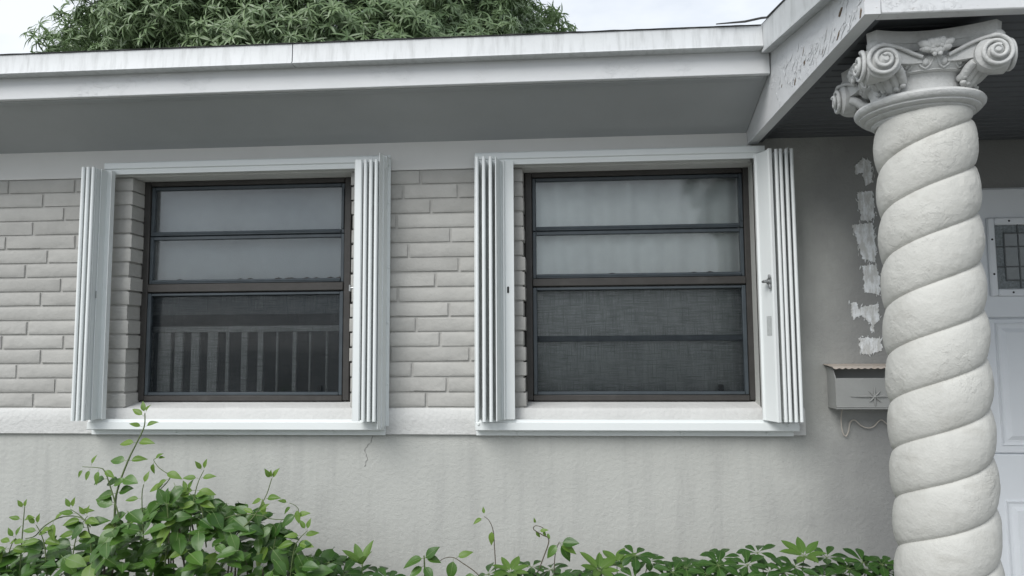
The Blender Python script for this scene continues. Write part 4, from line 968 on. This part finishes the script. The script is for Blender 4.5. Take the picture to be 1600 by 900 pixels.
tendril('thin runner with a hanging pair of round leaves right of the broad leaved seedling', -.20, [(-.26, .60), (-.310, .668), (-.367, .708), (-.395, .724), (-.424, .723), (-.448, .709)], [(.72, 262, .98), (.70, 25, .72), (.45, 200, .85)])
tendril('tall single bare tendril hooked over at its tip in front of the wall', -.25, [(-.250, .601), (-.250, .692), (-.254, .774), (-.258, .819), (-.272, .851), (-.289, .864)], [(1, 100, .3), (1, 205, .45), (.74, 262, .62), (.32, 10, .7)])
tendril('looped thin tendril with tiny leaves under the curtained window', -.12, [(-.12, .62), (-.095, .703), (-.066, .785), (-.089, .805), (-.113, .819), (-.119, .828), (-.110, .835), (-.091, .831), (-.075, .819)], [(1, 300, .28), (.93, 290, .3), (.80, 100, .25), (.66, 310, .35), (.58, 20, .4)])
tendril('tendril with a drooping cluster of lobed leaves beside the looped tendril', -.04, [(-.048, .65), (-.048, .704), (-.043, .749), (-.030, .783)], [(1, 5, .95), (1, 225, .8), (1, -50, .9), (1, -25, .75)])

# ------------------------------------------------------------------ mango tree behind the house
tree = thing('mango_tree', 'big rounded mango tree with long drooping leaves rising behind the roof', 'tree', (-3.5, 8.0, 0))
TC = Vector((-3.37, 7.2, 4.80)); TR = Vector((3.60, 3.2, 3.25))
q = MB(); rt = random.Random(5)
q.tube(smooth_path([(-3.5, 8, 0), (-3.55, 7.9, 1.2), (-3.45, 7.7, 2.4), (-3.5, 7.4, 3.6)], 4), [.32 - .012 * i for i in range(13)], 12); q.build('trunk', M['bark'], tree)
for k in range(12):
    a = k * .55 + rt.uniform(-.2, .2); el = rt.uniform(.15, 1.2); L_ = rt.uniform(.75, .92)
    e = TC + Vector((TR.x * math.cos(a) * math.cos(el), TR.y * math.sin(a) * math.cos(el), TR.z * math.sin(el))) * L_ * .85
    b = Vector((-3.48, 7.5, rt.uniform(2.6, 3.6))); m_ = b.lerp(e, .5) + Vector((rt.uniform(-.3, .3), rt.uniform(-.3, .3), .3))
    MB().tube(smooth_path([b, m_, e], 5), [.13 - .011 * i for i in range(11)], 7).build('limb', M['bark'], tree)
# leaf whorl shapes shared by the nearest whorls and by the joined crown
def mango_leaf(L_, W_, dr):
    P = []
    for t, f in ((0, .25), (.3, 1), (.65, .85), (1, .0)):
        x = L_ * (t - .12 * dr * t * t); z = -dr * L_ * t * t
        P += [(x, -W_ * f, z + .25 * W_ * f), (x, 0, z), (x, W_ * f, z + .25 * W_ * f)]
    F = []
    for i in range(3):
        for j in range(2): F.append((i * 3 + j, i * 3 + 3 + j, i * 3 + 4 + j, i * 3 + 1 + j))
    return np.array(P), F
def whorl_arrays(s):
    r = random.Random(s); V = []; F = []; o = 0
    n_ = r.randint(10, 14)
    for k in range(n_):
        P, f = mango_leaf(r.uniform(.14, .23), r.uniform(.013, .019), r.uniform(.15, .75))
        el = r.uniform(-.6, .75); az = k * 2.4 + r.uniform(-.3, .3); tw = r.uniform(-.5, .5)
        m3 = np.array(Matrix.Rotation(az, 3, 'Z') @ Matrix.Rotation(-el, 3, 'Y') @ Matrix.Rotation(tw, 3, 'X'))
        P = P @ m3.T; V.append(P); F += [tuple(i + o for i in g_) for g_ in f]; o += len(P)
    return np.vstack(V), F
WA = [whorl_arrays(s) for s in range(8)]
WM = []
for V, F in WA:
    q = MB(); q.add(V.tolist(), F); WM.append(q.mesh('leaf_whorl', M['mango'], True, 0))
# crown surface: lumpy ellipsoid, whorls mostly on the shell, some inside
pts = []
def lump(d):
    return 1 + .16 * mnoise.noise(d * 2.1 + Vector((3, 1, 7))) + .10 * mnoise.noise(d * 5.0) + .05 * mnoise.noise(d * 11)
tries = 0
while len(pts) < 19000:
    d = Vector((rt.gauss(0, 1), rt.gauss(0, 1), rt.gauss(0, 1))).normalized()
    if d.z < -.35: continue
    if d.y > .45 and rt.random() < .65: continue
    rr = lump(d) * (1 - .30 * rt.random() ** 1.6)
    p = TC + Vector((d.x * TR.x, d.y * TR.y, d.z * TR.z)) * rr
    hole = mnoise.noise(p * 1.15 + Vector((9, 2, 4)))
    if hole < -.28 and rt.random() < .75: continue
    pts.append((p, d))
camp = Vector((0, -2.9, 1.45)); fwd = Rw @ Vector((0, 0, -1)); rgt = Rw @ Vector((1, 0, 0)); upv = Rw @ Vector((0, 1, 0))
def seen(p, d):
    v = p - camp; z = v.dot(fwd); return abs(v.dot(rgt) / z) < .70 and -.0 + .325 < v.dot(upv) / z < .42 and d.y < -.1
near = sorted([i for i, (p, d) in enumerate(pts) if seen(p, d)], key=lambda i: (pts[i][0] - camp).length)[:300]
nset = set(near); AV = []; AF = []; o_ = 0
for i, (p, d) in enumerate(pts):
    k = i % 8; up = (d + Vector((0, 0, .5))).normalized(); sc = rt.uniform(.5, .86)
    qn = up.to_track_quat('Z', 'Y').to_matrix() @ Matrix.Rotation(rt.uniform(0, 6.28), 3, 'Z')
    if i in nset:
        ob = bpy.data.objects.new('leaf_whorl', WM[k]); COL.objects.link(ob); ob.parent = tree; ob.matrix_parent_inverse = world_of(tree).inverted()
        ob.matrix_basis = Matrix.Translation(p) @ (qn * sc).to_4x4()
    else:
        V, F = WA[k]; AV.append((V * sc) @ np.array(qn).T + np.array(p)); AF.append(np.array(F) + o_); o_ += len(V)
AV = np.vstack(AV); AF = np.vstack(AF)
me = bpy.data.meshes.new('crown'); me.vertices.add(len(AV)); me.vertices.foreach_set('co', AV.ravel())
me.loops.add(AF.size); me.loops.foreach_set('vertex_index', AF.ravel().astype(np.int32))
me.polygons.add(len(AF)); me.polygons.foreach_set('loop_start', np.arange(0, AF.size, 4, dtype=np.int32))
me.materials.append(M['mango']); me.update(calc_edges=True); me.validate(); me.shade_smooth()
link('crown', me, tree, kind='stuff')
